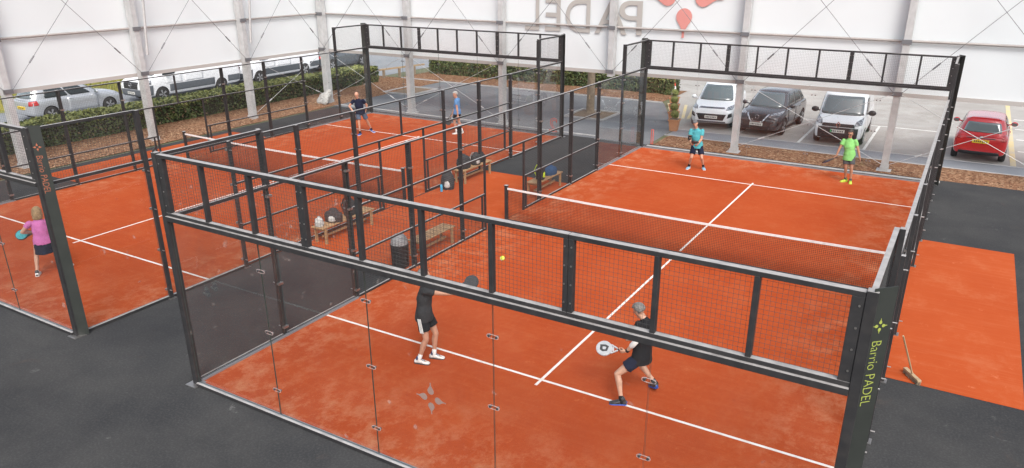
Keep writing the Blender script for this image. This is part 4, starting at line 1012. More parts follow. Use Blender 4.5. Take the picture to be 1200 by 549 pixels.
b = MB()
for i in range(24):
    a, c = 2 * PI * i / 24, 2 * PI * (i + 1) / 24; f = lambda q: V((math.cos(q), math.sin(q) * .8, .6 * math.cos(2 * q))).normalized() * .034
    b.tube(f(a), f(c), .0018, n=5, caps=False)
b.build('seam', M['white_plastic'], t)

# ---------------------------------------------------------------- benches, bags, bin, broom, sack
def bench(label, x, y0, y1):
    t = thing('bench', label, 'bench', (x, (y0 + y1) / 2, 0), 0, 'wooden benches between the two courts'); h = (y1 - y0) / 2
    b = MB()
    for i in range(5): b.box((-.2 + i * .082, -h, .42), (-.2 + i * .082 + .072, h, .45))
    b.build('seat', M['wood'], t, bevel=.004)
    for s in (-1, 1):
        for sx in (-1, 1):
            b = MB(); b.box((sx * .17 - .025, s * (h - .12) - .03, .0), (sx * .17 + .025, s * (h - .12) + .03, .418)); b.build('leg', M['wood'], t)
        b = MB(); b.box((-.143, s * (h - .12) - .02, .35), (.143, s * (h - .12) + .02, .415)); b.build('crossbar', M['wood'], t)
    b = MB(); b.box((-.02, -h + .16, .14), (.02, h - .16, .19)); b.build('stretcher', M['wood'], t)
bench('wooden bench holding the green black backpack and the blue bag', -5.42, 2.2, 3.85)
bench('wooden bench at left holding the white and black racket bag', -8.06, -4.05, -2.1)
bench('empty wooden bench next to the round black bin', -5.36, -3.6, -2.15)
bench('wooden bench with a heap of black bags by the left court', -8.14, 2.25, 3.95)
def bag(name, label, loc, rz, dims, m, pocket=None, strap=True, lean=0, cat='bag', group=None):
    t = thing(name, label, cat, loc, rz, group); a, c, h = dims
    b = MB()
    chain(b, [((0, lean * .0, .1 * h), a * .95, c), ((0, lean * .3, .45 * h), a, c * 1.05), ((0, lean * .7, .8 * h), a * .85, c * .85), ((0, lean, h * .93), a * .5, c * .5)], side=(1, 0, 0), n=14)
    fuse(b, 'shell', m, t, max(.012, a * .09), 2, .012, loc[1])
    if pocket:
        b = MB(); chain(b, [((0, -c * .85, .2 * h), a * .42, c * .3), ((0, -c * .82 + lean * .3, .45 * h), a * .4, c * .3)], side=(1, 0, 0), n=10); b.build('pocket', pocket, t)
    if strap:
        for s in (-1, 1):
            b = MB(); pts = [V((s * a * .45, c * .7, .2 * h)), V((s * a * .55, c * 1.35 + lean * .4, .55 * h)), V((s * a * .4, c * .8 + lean, .95 * h)), V((s * a * .15, lean, h * 1.03))]
            for p_, q_ in zip(pts, pts[1:]): b.bar(p_, q_, .04, .012, up=(0, 1, 0))
            b.build('strap', pocket or m, t)
    b = MB(); b.tube((-.05, lean, h * 1.0), (.05, lean, h * 1.03), .012); b.build('handle', M['black'], t)
    return t
neon_cloth = CL.get('neon') or cloth('neon', (.52, .68, .05)); blue_cloth = cloth('bag_blue', (.035, .075, .15))
bag('backpack', 'black backpack with neon green panels standing on the bench', (-5.40, 2.72, .45), PI / 2, (.17, .13, .46), M['black_cloth'], neon_cloth)
bag('sports_bag', 'dark blue bag lying on the bench beside the neon backpack', (-5.38, 3.35, .45), 1.3, (.27, .13, .26), blue_cloth, None, False, .05)
bag('sports_bag', 'white and black racket bag on the left bench', (-8.06, -3.45, .45), .4, (.25, .15, .30), M['black_cloth'], M['white_cloth'], False, .04)
bag('sports_bag', 'tall plain black bag near the middle of the left bench', (-8.06, -2.85, .45), 1.5, (.20, .13, .46), M['black_cloth'], None, True)
bag('sports_bag', 'large black bag on the bench by the left court', (-8.16, 2.6, .45), 1.45, (.30, .17, .42), M['black_cloth'], None, False, .04)
bag('sports_bag', 'black bag with a pale pocket next to the large black bag', (-8.1, 3.2, .45), 1.2, (.18, .14, .38), M['black_cloth'], M['white_cloth'], True)
bag('sports_bag', 'small dark bag at the far end of the heap', (-8.14, 3.62, .45), 1.5, (.15, .13, .28), CL['charcoal'], None, True)
bag('backpack', 'black backpack with white edges standing on the red floor near the blue bottle', (-8.12, 1.62, .0), .5, (.22, .15, .56), M['black_cloth'], M['white_cloth'], True, .10)
bag('plastic_bag', 'small crumpled white bag on the near end of the left bench', (-8.1, -3.92, .45), 0, (.12, .11, .22), M['white_cloth'], None, False, .02)
t = thing('water_bottle', 'light blue water bottle standing in front of the floor backpack', 'bottle', (-8.13, 1.30, 0))
bb = mat('bottle_blue', (.05, .36, .58), .3, col2=(.04, .3, .5), scale=9)
b = MB(); b.lathe([(.036, 0), (.038, .01), (.038, .19), (.03, .22), (.02, .23)], n=16); b.build('flask', bb, t)
b = MB(); b.lathe([(.021, .232), (.022, .26), (.012, .268)], n=12); b.build('lid', M['black'], t)
t = thing('litter_bin', 'round black bin with a grey domed lid beside the empty bench', 'bin', (-5.36, -4.12, 0))
b = MB(); b.lathe([(.19, .004), (.20, .02), (.215, .55), (.22, .56), (.2, .565)], n=24); b.build('drum', M['plastic_black'], t)
b = MB(); b.lathe([(.205, .57), (.2, .64), (.17, .72), (.12, .78), (.05, .815), (.01, .82)], n=24); b.build('lid', M['dome'], t)
t = thing('court_broom', 'wooden brush broom leaning against the fence on the right strip', 'broom', (5.49, -3.69, 0))
d = V((.225, -.33, 0)).normalized(); b = MB(); b.bar(-d * .23 + V((0, 0, .085)), d * .23 + V((0, 0, .085)), .07, .04); b.build('head', M['wood_pale'], t, bevel=.006)
b = MB()
for i in range(26):
    for j in (-1, 0, 1):
        c = d * (-.215 + i * .0172) + V((-d.y, d.x, 0)) * j * .024; b.tube(c + V((0, 0, .066)), c + V((R.uniform(-.01, .01), R.uniform(-.01, .01), .006)), .007, n=5)
b.build('bristles', M['bark'], t)
b = MB(); b.tube((0, 0, .1), (-.25, -.62, 1.05), .014, n=8); b.build('handle', M['wood_pale'], t)
t = thing('sandbag', 'lumpy white ballast sack at the foot of the corner column', 'sack', (-22.0, 10.72, 0))
b = MB(); chain(b, [((-.15, -.15, .15), .2, .16), ((.0, .0, .35), .2, .18), ((.1, .1, .6), .14, .13)], n=14); chain(b, [((-.35, -.2, .1), .16, .12), ((-.1, -.1, .4), .18, .16)], n=12); chain(b, [((.1, -.25, .12), .15, .13), ((.05, -.05, .45), .15, .14)], n=12)
fuse(b, 'sack', M['white_cloth'], t, .02, 2, .03, 2)

# ---------------------------------------------------------------- cars
class Car:
    def __init__(s, name, label, cat, loc, rz, st, paint, wheels, wr, arch=None, group=None):
        """st: stations front to back (y, half width, z low, z top, half width at top, crown); +y is the front"""
        s.root = thing(name, label, cat, loc, rz, group); s.paint = paint; s.wheels = wheels; s.wr = wr
        b = MB(); n = None; vs_ = []
        def half(y, hw, zl, zt, ht, cr, zs=None):
            zs = zs or (zl + (zt - zl) * .62)
            return [(0, zl), (hw * .8, zl), (hw * .95, zl + .05), (hw * .99, zl + (zs - zl) * .5), (hw, zs), (hw * .975, zt - (zt - zs) * .35), (ht, zt), (ht * .55, zt + cr), (0, zt + cr * 1.15)]
        rings = []
        for q in st:
            h = half(*q); y = q[0]; rings.append([(x, y, z) for x, z in h] + [(-x, y, z) for x, z in h[-2:0:-1]])
        n = len(rings[0])
        for r_ in rings: vs_ += r_
        K = len(rings)
        fs = [(k * n + i, (k + 1) * n + i, (k + 1) * n + (i + 1) % n, k * n + (i + 1) % n) for k in range(K - 1) for i in range(n)] + [list(range(n)), list(range(K * n - 1, (K - 1) * n - 1, -1))]
        b.add(vs_, fs, 0, True); me = b.mesh('tmp', [paint, M['black']]); o = link('tmp_car', me)
        bm = bmesh.new(); bm.from_mesh(me); bmesh.ops.recalc_face_normals(bm, faces=bm.faces); bm.to_mesh(me); bm.free()
        md = o.modifiers.new('s', 'SUBSURF'); md.levels = 2; md.render_levels = 2
        me = bake(o, None)
        o = link('tmp_car', me); c = MB(); hw = max(q[1] for q in st)
        for y in wheels:
            for sx in (-1, 1): c.tube((sx * (hw - .34), y, wr), (sx * (hw + .3), y, wr), wr * 1.13, n=28, mi=1)
        cm = c.mesh('tmp_cut', [paint, M['black']]); bm = bmesh.new(); bm.from_mesh(cm); bmesh.ops.recalc_face_normals(bm, faces=bm.faces); bmesh.ops.remove_doubles(bm, verts=bm.verts, dist=1e-5); bm.to_mesh(cm); bm.free()
        co_ = link('tmp_cut', cm); bo = o.modifiers.new('b', 'BOOLEAN'); bo.object = co_; bo.operation = 'DIFFERENCE'; bo.solver = 'EXACT'
        me = bake(o, None); bpy.data.objects.remove(co_)
        s.body = link('body', me, s.root); s.hw = hw
        es = s.body.modifiers.new('edges', 'EDGE_SPLIT'); es.split_angle = math.radians(40)
        s.trees = [s.tree(me)]
        for y in wheels:
            for sx in (-1, 1): s.wheel(sx, y)
    def tree(s, me): return BVHTree.FromPolygons([v.co.copy() for v in me.vertices], [tuple(p_.vertices) for p_ in me.polygons])
    def wheel(s, sx, y, rim='rim'):
        r_ = s.wr; x = sx * (s.hw - .115); mx = Matrix.Rotation(sx * PI / 2, 3, 'Y')
        b = MB(); b.lathe([(r_ * .64, -.1), (r_ * .9, -.105), (r_ * .985, -.08), (r_, -.03), (r_, .03), (r_ * .985, .08), (r_ * .9, .105), (r_ * .64, .1)], (x, y, r_), 28, mx=mx)
        t_ = b.build('wheel', M['tyre'], s.root)
        b = MB(); b.lathe([(r_ * .02, .06), (r_ * .16, .075), (r_ * .17, .05), (r_ * .55, .045), (r_ * .62, .095), (r_ * .67, .095)], (x, y, r_), 24, mx=mx)
        b.build('rim', M[s.rimm if hasattr(s, 'rimm') else 'rim_dark'], t_)
        b = MB()
        for i in range(5):
            a = 2 * PI * i / 5 + .3
            for o_ in (-.12, .12):
                p = mx @ V((r_ * .1 * math.cos(a), r_ * .1 * math.sin(a), .085)); q = mx @ V((r_ * .64 * math.cos(a + o_), r_ * .64 * math.sin(a + o_), .10)); c = V((x, y, r_)); b.bar(c + p, c + q, .045, .03, up=(1, 0, 0))
        b.build('spokes', M['rim'], t_)
    def cabin(s, zb, zt, f, bk, hw, ht, bow=.10, pe=9, win=(), roof_m=None, bulge=.03):
        """f=(y base, y top) front; bk=(y base, y top) rear; win = [(edge, t0, t1, h0, h1, name)]"""
        def S(edge, t, h, off=0.):
            yf = f[0] + (f[1] - f[0]) * h; yb = bk[0] + (bk[1] - bk[0]) * h; w_ = hw + (ht - hw) * h + bulge * math.sin(PI * min(1, h)) * .6
            if edge == 'F': X, Y = -1 + 2 * t, 1
            elif edge == 'R': X, Y = 1, 1 - 2 * t
            elif edge == 'B': X, Y = 1 - 2 * t, -1
            else: X, Y = -1, -1 + 2 * t
            r_ = (abs(X) ** pe + abs(Y) ** pe) ** (-1 / pe); X *= r_; Y *= r_
            y = (yf + yb) / 2 + (yf - yb) / 2 * Y; x = w_ * X
            y += bow * (1 - X * X) * (1 if Y > 0 else -.8) * abs(Y) ** 6
            p = V((x, y, zb + (zt - zb) * h))
            if off:
                n_ = V((abs(X) ** (pe - 1) * math.copysign(1, X) / w_, abs(Y) ** (pe - 1) * math.copysign(1, Y) / ((yf - yb) / 2), 0)).normalized()
                sl = {'F': (f[0] - f[1]), 'B': (bk[1] - bk[0])}.get(edge, (hw - ht)) / (zt - zb); n_ = (n_ + V((0, 0, sl))).normalized(); p += n_ * off
            return p
        b = MB(); hs = [0, .2, .4, .6, .8, .93]; loops = []
        def loop(h, sc_=1, dz=0):
            out = []
            for e, n in (('F', 12), ('R', 20), ('B', 12), ('L', 20)):
                for i in range(n): out.append(S(e, i / n, h))
            if sc_ != 1:
                c = sum(out, V()) / len(out); out = [V((c.x + (p.x - c.x) * sc_, c.y + (p.y - c.y) * (1 - (1 - sc_) * .55), p.z + dz)) for p in out]
            return out
        for h in hs: loops.append(loop(h))
        loops.append(loop(.985, .985)); loops.append(loop(1., .95, .0)); loops.append(loop(1., .82, .022)); loops.append(loop(1., .5, .045)); loops.append(loop(1., .15, .055))
        n = len(loops[0]); vs_ = [p for l in loops for p in l]
        b.add(vs_, [(k * n + (i + 1) % n, k * n + i, (k + 1) * n + i, (k + 1) * n + (i + 1) % n) for k in range(len(loops) - 1) for i in range(n)] + [list(range((len(loops) - 1) * n, len(loops) * n))], 0, True)
        o = b.build('cabin', roof_m or s.paint, s.root, fix=True); s.trees.append(s.tree(o.data))
        for (e, t0, t1, h0, h1, nm) in win:
            b = MB(); nu, nv = 14, 6
            vs_ = []
            for off in (.008, -.02):
                for j in range(nv + 1):
                    for i in range(nu + 1):
                        hh = h0 + (h1 - h0) * j / nv; ins = .0
                        # rounded corners
                        q = abs(2 * i / nu - 1); r_ = abs(2 * j / nv - 1); tt = t0 + (t1 - t0) * i / nu
                        if q > .92 and r_ > .92: tt += (.012 if i < nu / 2 else -.012); hh += (.02 if j < nv / 2 else -.02)
                        vs_.append(S(e, tt, hh, off))
            m_ = (nu + 1) * (nv + 1); fs = [(j * (nu + 1) + i, j * (nu + 1) + i + 1, (j + 1) * (nu + 1) + i + 1, (j + 1) * (nu + 1) + i) for j in range(nv) for i in range(nu)]
            b.add(vs_, fs, 0, True)
            rim = [i for i in range(nu + 1)] + [j * (nu + 1) + nu for j in range(1, nv + 1)] + [nv * (nu + 1) + i for i in range(nu - 1, -1, -1)] + [j * (nu + 1) for j in range(nv - 1, 0, -1)]
            b.f += [[a, a + m_, c + m_, c] for a, c in zip(rim, rim[1:] + rim[:1])]; b.m += [0] * len(rim); b.sm += [False] * len(rim)
            b.build(nm, M['car_glass_side' if nm == 'side_window' else 'car_glass'], s.root, fix=True)
        s.S = S
    def patch(s, side, q, m, name, off=.008, parent=None, nu=12, nv=8, inset=.03):
        """q: four corner points (a, z) in the side's plane, projected on the bodywork; side F/B: a=x, side R/L: a=y"""
        d = {'F': V((0, -1, 0)), 'B': V((0, 1, 0)), 'R': V((-1, 0, 0)), 'L': V((1, 0, 0)), 'T': V((0, 0, -1))}[side]
        b = MB(); top, bot = [], []
        for j in range(nv + 1):
            for i in range(nu + 1):
                u, v = i / nu, j / nv
                a = [q[0][k] * (1 - u) * (1 - v) + q[1][k] * u * (1 - v) + q[2][k] * u * v + q[3][k] * (1 - u) * v for k in (0, 1)]
                o = {'F': V((a[0], 9, a[1])), 'B': V((a[0], -9, a[1])), 'R': V((9, a[0], a[1])), 'L': V((-9, a[0], a[1])), 'T': V((a[0], a[1], 9))}[side]
                best = None
                for t_ in s.trees:
                    h = t_.ray_cast(o, d)
                    if h[0] is not None and (best is None or h[3] < best[1]): best = (h[0], h[3])
                p = best[0] if best else (o + d * 7)
                top.append(p - d * off); bot.append(p + d * inset)
        m_ = len(top); b.add(top + bot, [(j * (nu + 1) + i, j * (nu + 1) + i + 1, (j + 1) * (nu + 1) + i + 1, (j + 1) * (nu + 1) + i) for j in range(nv) for i in range(nu)], 0, True)
        rim = [i for i in range(nu + 1)] + [j * (nu + 1) + nu for j in range(1, nv + 1)] + [nv * (nu + 1) + i for i in range(nu - 1, -1, -1)] + [j * (nu + 1) for j in range(nv - 1, 0, -1)]
        b.f += [[a, c, c + m_, a + m_] for a, c in zip(rim, rim[1:] + rim[:1])]; b.m += [0] * len(rim); b.sm += [False] * len(rim)
        return b.build(name, m, parent or s.root, fix=True)
    def surf(s, side, a, z):
        d = {'F': V((0, -1, 0)), 'B': V((0, 1, 0)), 'R': V((-1, 0, 0)), 'L': V((1, 0, 0))}[side]; o = {'F': V((a, 9, z)), 'B': V((a, -9, z)), 'R': V((9, a, z)), 'L': V((-9, a, z))}[side]
        hits = [h for h in (t_.ray_cast(o, d) for t_ in s.trees) if h[0] is not None]
        return min(hits, key=lambda h: h[3])[0] if hits else o + d * 7
    def plate(s, side, x, z, m, wd=.52, ht=.115, green=False):
        p = s.surf(side, x, z); sg = 1 if side == 'F' else -1; b = MB(); b.box((x - wd / 2, min(p.y - .03, p.y + .03) + sg * .01, z - ht / 2), (x + wd / 2, max(p.y - .03, p.y + .03) + sg * .01, z + ht / 2)); o = b.build('number_plate', m, s.root)
        y = p.y + sg * .042
        for i in range(7):
            xx = x - wd * .36 + i * wd * .115 + (.02 if i > 3 else 0); b = MB(); b.box((xx - .017, y - .002, z - .03), (xx + .017, y + .002, z + .03)); b.build('plate_mark', M['plate_mark'], o)
        if green: b = MB(); xx = x + (wd * .45) * (-1 if side == 'B' else 1); b.box((xx - .024, y - .002, z - ht / 2 + .004), (xx + .024, y + .002, z + ht / 2 - .004)); b.build('plate_band', M['green'], o)
    def mirror(s, y, z, m, x=None, sz=1.):
        for sx in (-1, 1):
            p = x or (s.hw - .06); b = MB(); b.ell((sx * (p + .15), y, z), .115 * sz, .065 * sz, .085 * sz, nu=14, nv=8); b.bar((sx * (p - .04), y + .02, z - .04), (sx * (p + .1), y, z - .02), .05, .04); o = b.build('mirror', m, s.root)
            b = MB(); b.box((sx * (p + .15) - .085 * sz, y - .068 * sz, z - .055 * sz), (sx * (p + .15) + .085 * sz, y - .05 * sz, z + .055 * sz)); b.build('mirror_glass', M['car_glass'], o)
    def doors(s, spans, z0, z1, handle_z, both='RL'):
        for side in both:
            for (a, c, sk_) in spans:
                d_ = s.patch(side, [(a, z0), (c, z0), (c, z1), (a, z1)], s.paint, 'door', .006, nu=10, nv=8)
                hy = c + .14 if c < a else a + .1; p = s.surf(side, min(a, c) + .14, handle_z); b = MB(); b.bar((p.x, min(a, c) + .06, handle_z), (p.x, min(a, c) + .26, handle_z), .045, .03); b.build('handle', s.paint, d_, bevel=.006)
# --- white compact SUV facing the court
c = Car('parked_car', 'white sport utility car with dark sunroof parked facing the court beside the pots', 'car', (-4.02, 16.75, 0), PI + .13,
        [(2.24, .60, .36, .62, .5, .0), (2.2, .76, .26, .80, .62, .03), (2.0, .89, .22, .92, .70, .05), (1.5, .92, .2, 1.0, .76, .06), (1.05, .92, .2, 1.06, .82, .05), (.2, .92, .2, 1.08, .86, .02), (-1.0, .92, .2, 1.10, .86, .02), (-1.8, .92, .22, 1.12, .84, .02), (-2.15, .86, .26, 1.10, .76, .02), (-2.24, .72, .36, .98, .62, .0)],
        M['paint_white'], (1.36, -1.33), .345)
c.cabin(1.04, 1.69, (1.22, .48), (-2.12, -1.72), .84, .62, .16, 8, [('F', .05, .95, .06, .93, 'windscreen'), ('B', .08, .92, .1, .85, 'rear_window'), ('R', .13, .42, .1, .86, 'side_window'), ('R', .445, .72, .1, .86, 'side_window'), ('R', .745, .92, .16, .8, 'side_window'), ('L', .58, .87, .1, .86, 'side_window'), ('L', .28, .555, .1, .86, 'side_window'), ('L', .08, .255, .16, .8, 'side_window')])
c.patch('T', [(-.42, -.85), (.42, -.85), (.42, .12), (-.42, .12)], M['car_glass'], 'sunroof', .006)
c.patch('F', [(-.56, .865), (.56, .865), (.5, .93), (-.5, .93)], M['chrome'], 'grille', .01)
c.patch('F', [(-.5, .885), (.5, .885), (.46, .912), (-.46, .912)], M['black'], 'grille_slot', .014)
c.patch('F', [(-.5, .40), (.5, .40), (.62, .66), (-.62, .66)], M['black'], 'lower_grille', .008)
for s in (-1, 1):
    c.patch('F', [(s * .58, .82), (s * .84, .84), (s * .83, .98), (s * .62, .93)], M['lamp'], 'headlight', .012)
    c.patch('F', [(s * .66, .50), (s * .84, .56), (s * .82, .72), (s * .70, .68)], M['black'], 'fog_light', .01)
c.patch('F', [(-.62, .28), (.62, .28), (.6, .36), (-.6, .36)], M['cladding'], 'skid_plate', .01)
c.plate('F', 0, .53, M['plate_w']); b = MB(); p = c.surf('F', 0, .9); b.ell((0, p.y + .01, .9), .09, .02, .035); b.build('badge', M['paint_grey'], c.root)
c.mirror(.85, 1.12, M['paint_white']); c.doors([(.92, -.12, 0), (-.16, -1.05, 0)], .36, 1.0, .9)
# --- dark SUV
c = Car('parked_car', 'dark grey crossover car parked facing the court between the white car and the van', 'car', (-1.60, 16.42, 0), PI - .07,
        [(2.2, .58, .34, .60, .48, .0), (2.16, .76, .25, .78, .62, .03), (1.95, .88, .21, .90, .70, .05), (1.45, .905, .2, .98, .76, .06), (1.0, .905, .2, 1.04, .82, .05), (.2, .90, .2, 1.06, .85, .02), (-1.0, .90, .2, 1.08, .85, .02), (-1.75, .91, .22, 1.1, .82, .02), (-2.1, .85, .26, 1.06, .74, .02), (-2.19, .7, .36, .95, .6, .0)],
        M['paint_dark'], (1.33, -1.31), .34)
c.cabin(1.02, 1.60, (1.18, .40), (-2.06, -1.5), .83, .60, .16, 8, [('F', .05, .95, .06, .93, 'windscreen'), ('B', .08, .92, .1, .85, 'rear_window'), ('R', .13, .42, .1, .86, 'side_window'), ('R', .445, .72, .1, .86, 'side_window'), ('R', .745, .88, .2, .75, 'side_window'), ('L', .58, .87, .1, .86, 'side_window'), ('L', .28, .555, .1, .86, 'side_window'), ('L', .12, .255, .2, .75, 'side_window')])
c.patch('F', [(-.36, .60), (.36, .60), (.42, .88), (-.42, .88)], M['black'], 'grille', .008)
for s in (-1, 1):
    q = [(s * .40, .90), (s * .47, .90), (s * .25, .58), (s * .19, .58)]
    c.patch('F', q, M['chrome'], 'grille_trim', .016); c.patch('F', [(s * .5, .84), (s * .82, .86), (s * .84, .97), (s * .52, .91)], M['lamp'], 'headlight', .012)
    c.patch('F', [(s * .55, .44), (s * .8, .48), (s * .78, .58), (s * .58, .56)], M['rim_dark'], 'fog_light', .01)
c.patch('F', [(-.2, .575), (.2, .575), (.19, .615), (-.19, .615)], M['chrome'], 'grille_trim', .016)
c.patch('F', [(-.6, .27), (.6, .27), (.56, .42), (-.56, .42)], M['black'], 'lower_grille', .008)
b = MB(); p = c.surf('F', 0, .78)
for i in range(20):
    a, e = 2 * PI * i / 20, 2 * PI * (i + 1) / 20; b.tube((.075 * math.cos(a), p.y + .03, .78 + .075 * math.sin(a)), (.075 * math.cos(e), p.y + .03, .78 + .075 * math.sin(e)), .009, n=6, caps=False)
b.build('badge', M['chrome'], c.root)
c.plate('F', 0, .50, M['plate_w']); c.mirror(.82, 1.1, M['paint_dark']); c.doors([(.88, -.12, 0), (-.16, -1.0, 0)], .36, .98, .88)
# --- small white van
c = Car('small_van', 'small white delivery van with black bumper parked nose towards the court', 'van', (1.33, 16.12, 0), PI + .03,
        [(2.1, .62, .36, .66, .5, .0), (2.06, .80, .26, .84, .64, .03), (1.9, .88, .22, .96, .72, .05), (1.5, .915, .2, 1.06, .78, .06), (1.15, .915, .2, 1.13, .84, .04), (.2, .915, .2, 1.16, .87, .02), (-1.2, .915, .2, 1.16, .87, .02), (-1.9, .915, .24, 1.16, .87, .02), (-2.08, .9, .28, 1.14, .85, .0), (-2.12, .86, .34, 1.0, .8, .0)],
        M['paint_white'], (1.33, -1.37), .32)
c.cabin(1.08, 1.83, (1.42, .78), (-2.08, -2.02), .875, .78, .14, 10, [('F', .05, .95, .04, .90, 'windscreen'), ('R', .06, .27, .06, .80, 'side_window'), ('L', .73, .94, .06, .80, 'side_window'), ('B', .1, .46, .2, .8, 'rear_window'), ('B', .54, .9, .2, .8, 'rear_window')])
c.patch('F', [(-.84, .26), (.84, .26), (.85, .72), (-.85, .72)], M['plastic_black'], 'bumper', .014)
c.patch('F', [(-.6, .74), (.6, .74), (.56, .86), (-.56, .86)], M['black'], 'grille', .012)
c.patch('F', [(-.6, .36), (.6, .36), (.56, .48), (-.56, .48)], M['black'], 'lower_grille', .02)
for s in (-1, 1): c.patch('F', [(s * .56, .80), (s * .83, .84), (s * .82, 1.05), (s * .62, .96)], M['lamp'], 'headlight', .016)
b = MB(); p = c.surf('F', 0, .82); y = p.y + .03; o_ = [(0, .11), (.075, 0), (0, -.11), (-.075, 0)]
for a, e in zip(o_, o_[1:] + o_[:1]): b.bar((a[0], y, .82 + a[1]), (e[0], y, .82 + e[1]), .026, .03, up=(0, 1, 0))
b.build('badge', M['chrome'], c.root)
c.plate('F', .0, .58, M['plate_w'], green=True); c.mirror(1.02, 1.18, M['plastic_black'], .9, 1.25); c.doors([(1.02, .08, 0)], .34, 1.06, .98)
b = MB(); b.tube((0, .45, 1.84), (0, .40, 2.0), .008); b.build('aerial', M['black'], c.root)
c.patch('F', [(-.80, 1.12), (-.74, 1.12), (-.70, 1.2), (-.76, 1.2)], M['black'], 'wiper', .012)
# --- red hatchback, tail to the court
c = Car('parked_car', 'red hatchback parked with its tail towards the court at far right', 'car', (6.22, 15.85, 0), -.03,
        [(1.96, .56, .34, .56, .46, .0), (1.92, .74, .24, .72, .6, .03), (1.7, .84, .2, .86, .68, .05), (1.3, .86, .19, .92, .74, .05), (.9, .86, .18, .97, .78, .04), (.1, .86, .18, .99, .80, .02), (-1.0, .865, .19, 1.02, .80, .02), (-1.6, .86, .22, 1.04, .76, .02), (-1.9, .82, .26, 1.00, .70, .01), (-1.98, .70, .34, .90, .6, .0)],
        M['paint_red'], (1.2, -1.28), .305)
c.cabin(.95, 1.47, (1.05, .25), (-1.88, -1.56), .79, .60, .12, 7, [('F', .05, .95, .06, .93, 'windscreen'), ('B', .10, .90, .22, .84, 'rear_window'), ('R', .13, .46, .1, .86, 'side_window'), ('R', .49, .78, .12, .82, 'side_window'), ('L', .54, .87, .1, .86, 'side_window'), ('L', .22, .51, .12, .82, 'side_window')])
c.patch('T', [(-.5, -1.55), (.5, -1.55), (.48, -1.42), (-.48, -1.42)], M['paint_red'], 'roof_spoiler', .03)
for s in (-1, 1): c.patch('B', [(s * .60, .80), (s * .78, .82), (s * .74, 1.02), (s * .66, 1.0)], M['lamp_red'], 'tail_light', .014); c.patch('B', [(s * .5, .40), (s * .66, .42), (s * .66, .46), (s * .5, .44)], M['lamp_red'], 'reflector', .012)
c.patch('B', [(-.66, .22), (.66, .22), (.62, .40), (-.62, .40)], M['plastic_black'], 'diffuser', .012)
c.patch('B', [(-.46, .86), (.46, .86), (.42, .885), (-.42, .885)], M['black'], 'tailgate_trim', .012)
b = MB(); p = c.surf('B', 0, .90); b.ell((0, p.y - .01, .915), .06, .02, .025); b.build('badge', M['chrome'], c.root)
c.plate('B', 0, .76, M['plate_y']); c.mirror(.72, 1.0, M['paint_red']); c.doors([(.82, -.30, 0)], .34, .92, .86)
b = MB(); b.bar((-.02, -1.78, 1.12), (.3, -1.72, 1.16), .012, .012); b.build('wiper', M['black'], c.root)
# --- silver hatchback on the road
Car.rimm = 'rim'
c = Car('parked_car', 'silver hatchback parked on the road behind the long hedge', 'car', (-30.35, 2.75, 0), .015,
        [(2.16, .56, .34, .58, .46, .0), (2.12, .76, .25, .74, .6, .03), (1.9, .86, .2, .86, .68, .05), (1.4, .875, .19, .94, .74, .05), (.95, .875, .18, .98, .78, .04), (.1, .875, .18, .99, .80, .02), (-1.1, .875, .19, 1.0, .80, .02), (-1.75, .87, .22, 1.02, .76, .02), (-2.05, .82, .26, .98, .70, .01), (-2.14, .70, .34, .88, .6, .0)],
        M['paint_silver'], (1.38, -1.36), .32)
c.cabin(.95, 1.45, (1.1, .3), (-2.02, -1.75), .79, .60, .12, 7, [('F', .05, .95, .06, .93, 'windscreen'), ('B', .10, .90, .15, .84, 'rear_window'), ('R', .13, .46, .08, .84, 'side_window'), ('R', .485, .84, .10, .82, 'side_window'), ('L', .54, .87, .08, .84, 'side_window'), ('L', .16, .515, .10, .82, 'side_window')])
for s in (-1, 1): c.patch('B', [(s * .56, .72), (s * .78, .74), (s * .77, .94), (s * .58, .92)], M['lamp_red'], 'tail_light', .014); c.patch('F', [(s * .5, .66), (s * .78, .7), (s * .78, .84), (s * .54, .78)], M['lamp'], 'headlight', .012)
for s, sd_ in ((1, 'R'), (-1, 'L')): c.patch(sd_, [(-2.02, .74), (-1.82, .76), (-1.86, .95), (-2.0, .93)], M['lamp_red'], 'tail_light', .012)
c.plate('B', 0, .62, M['plate_y']); c.mirror(.78, 1.02, M['paint_silver']); c.doors([(.86, -.55, 0)], .32, .92, .86)
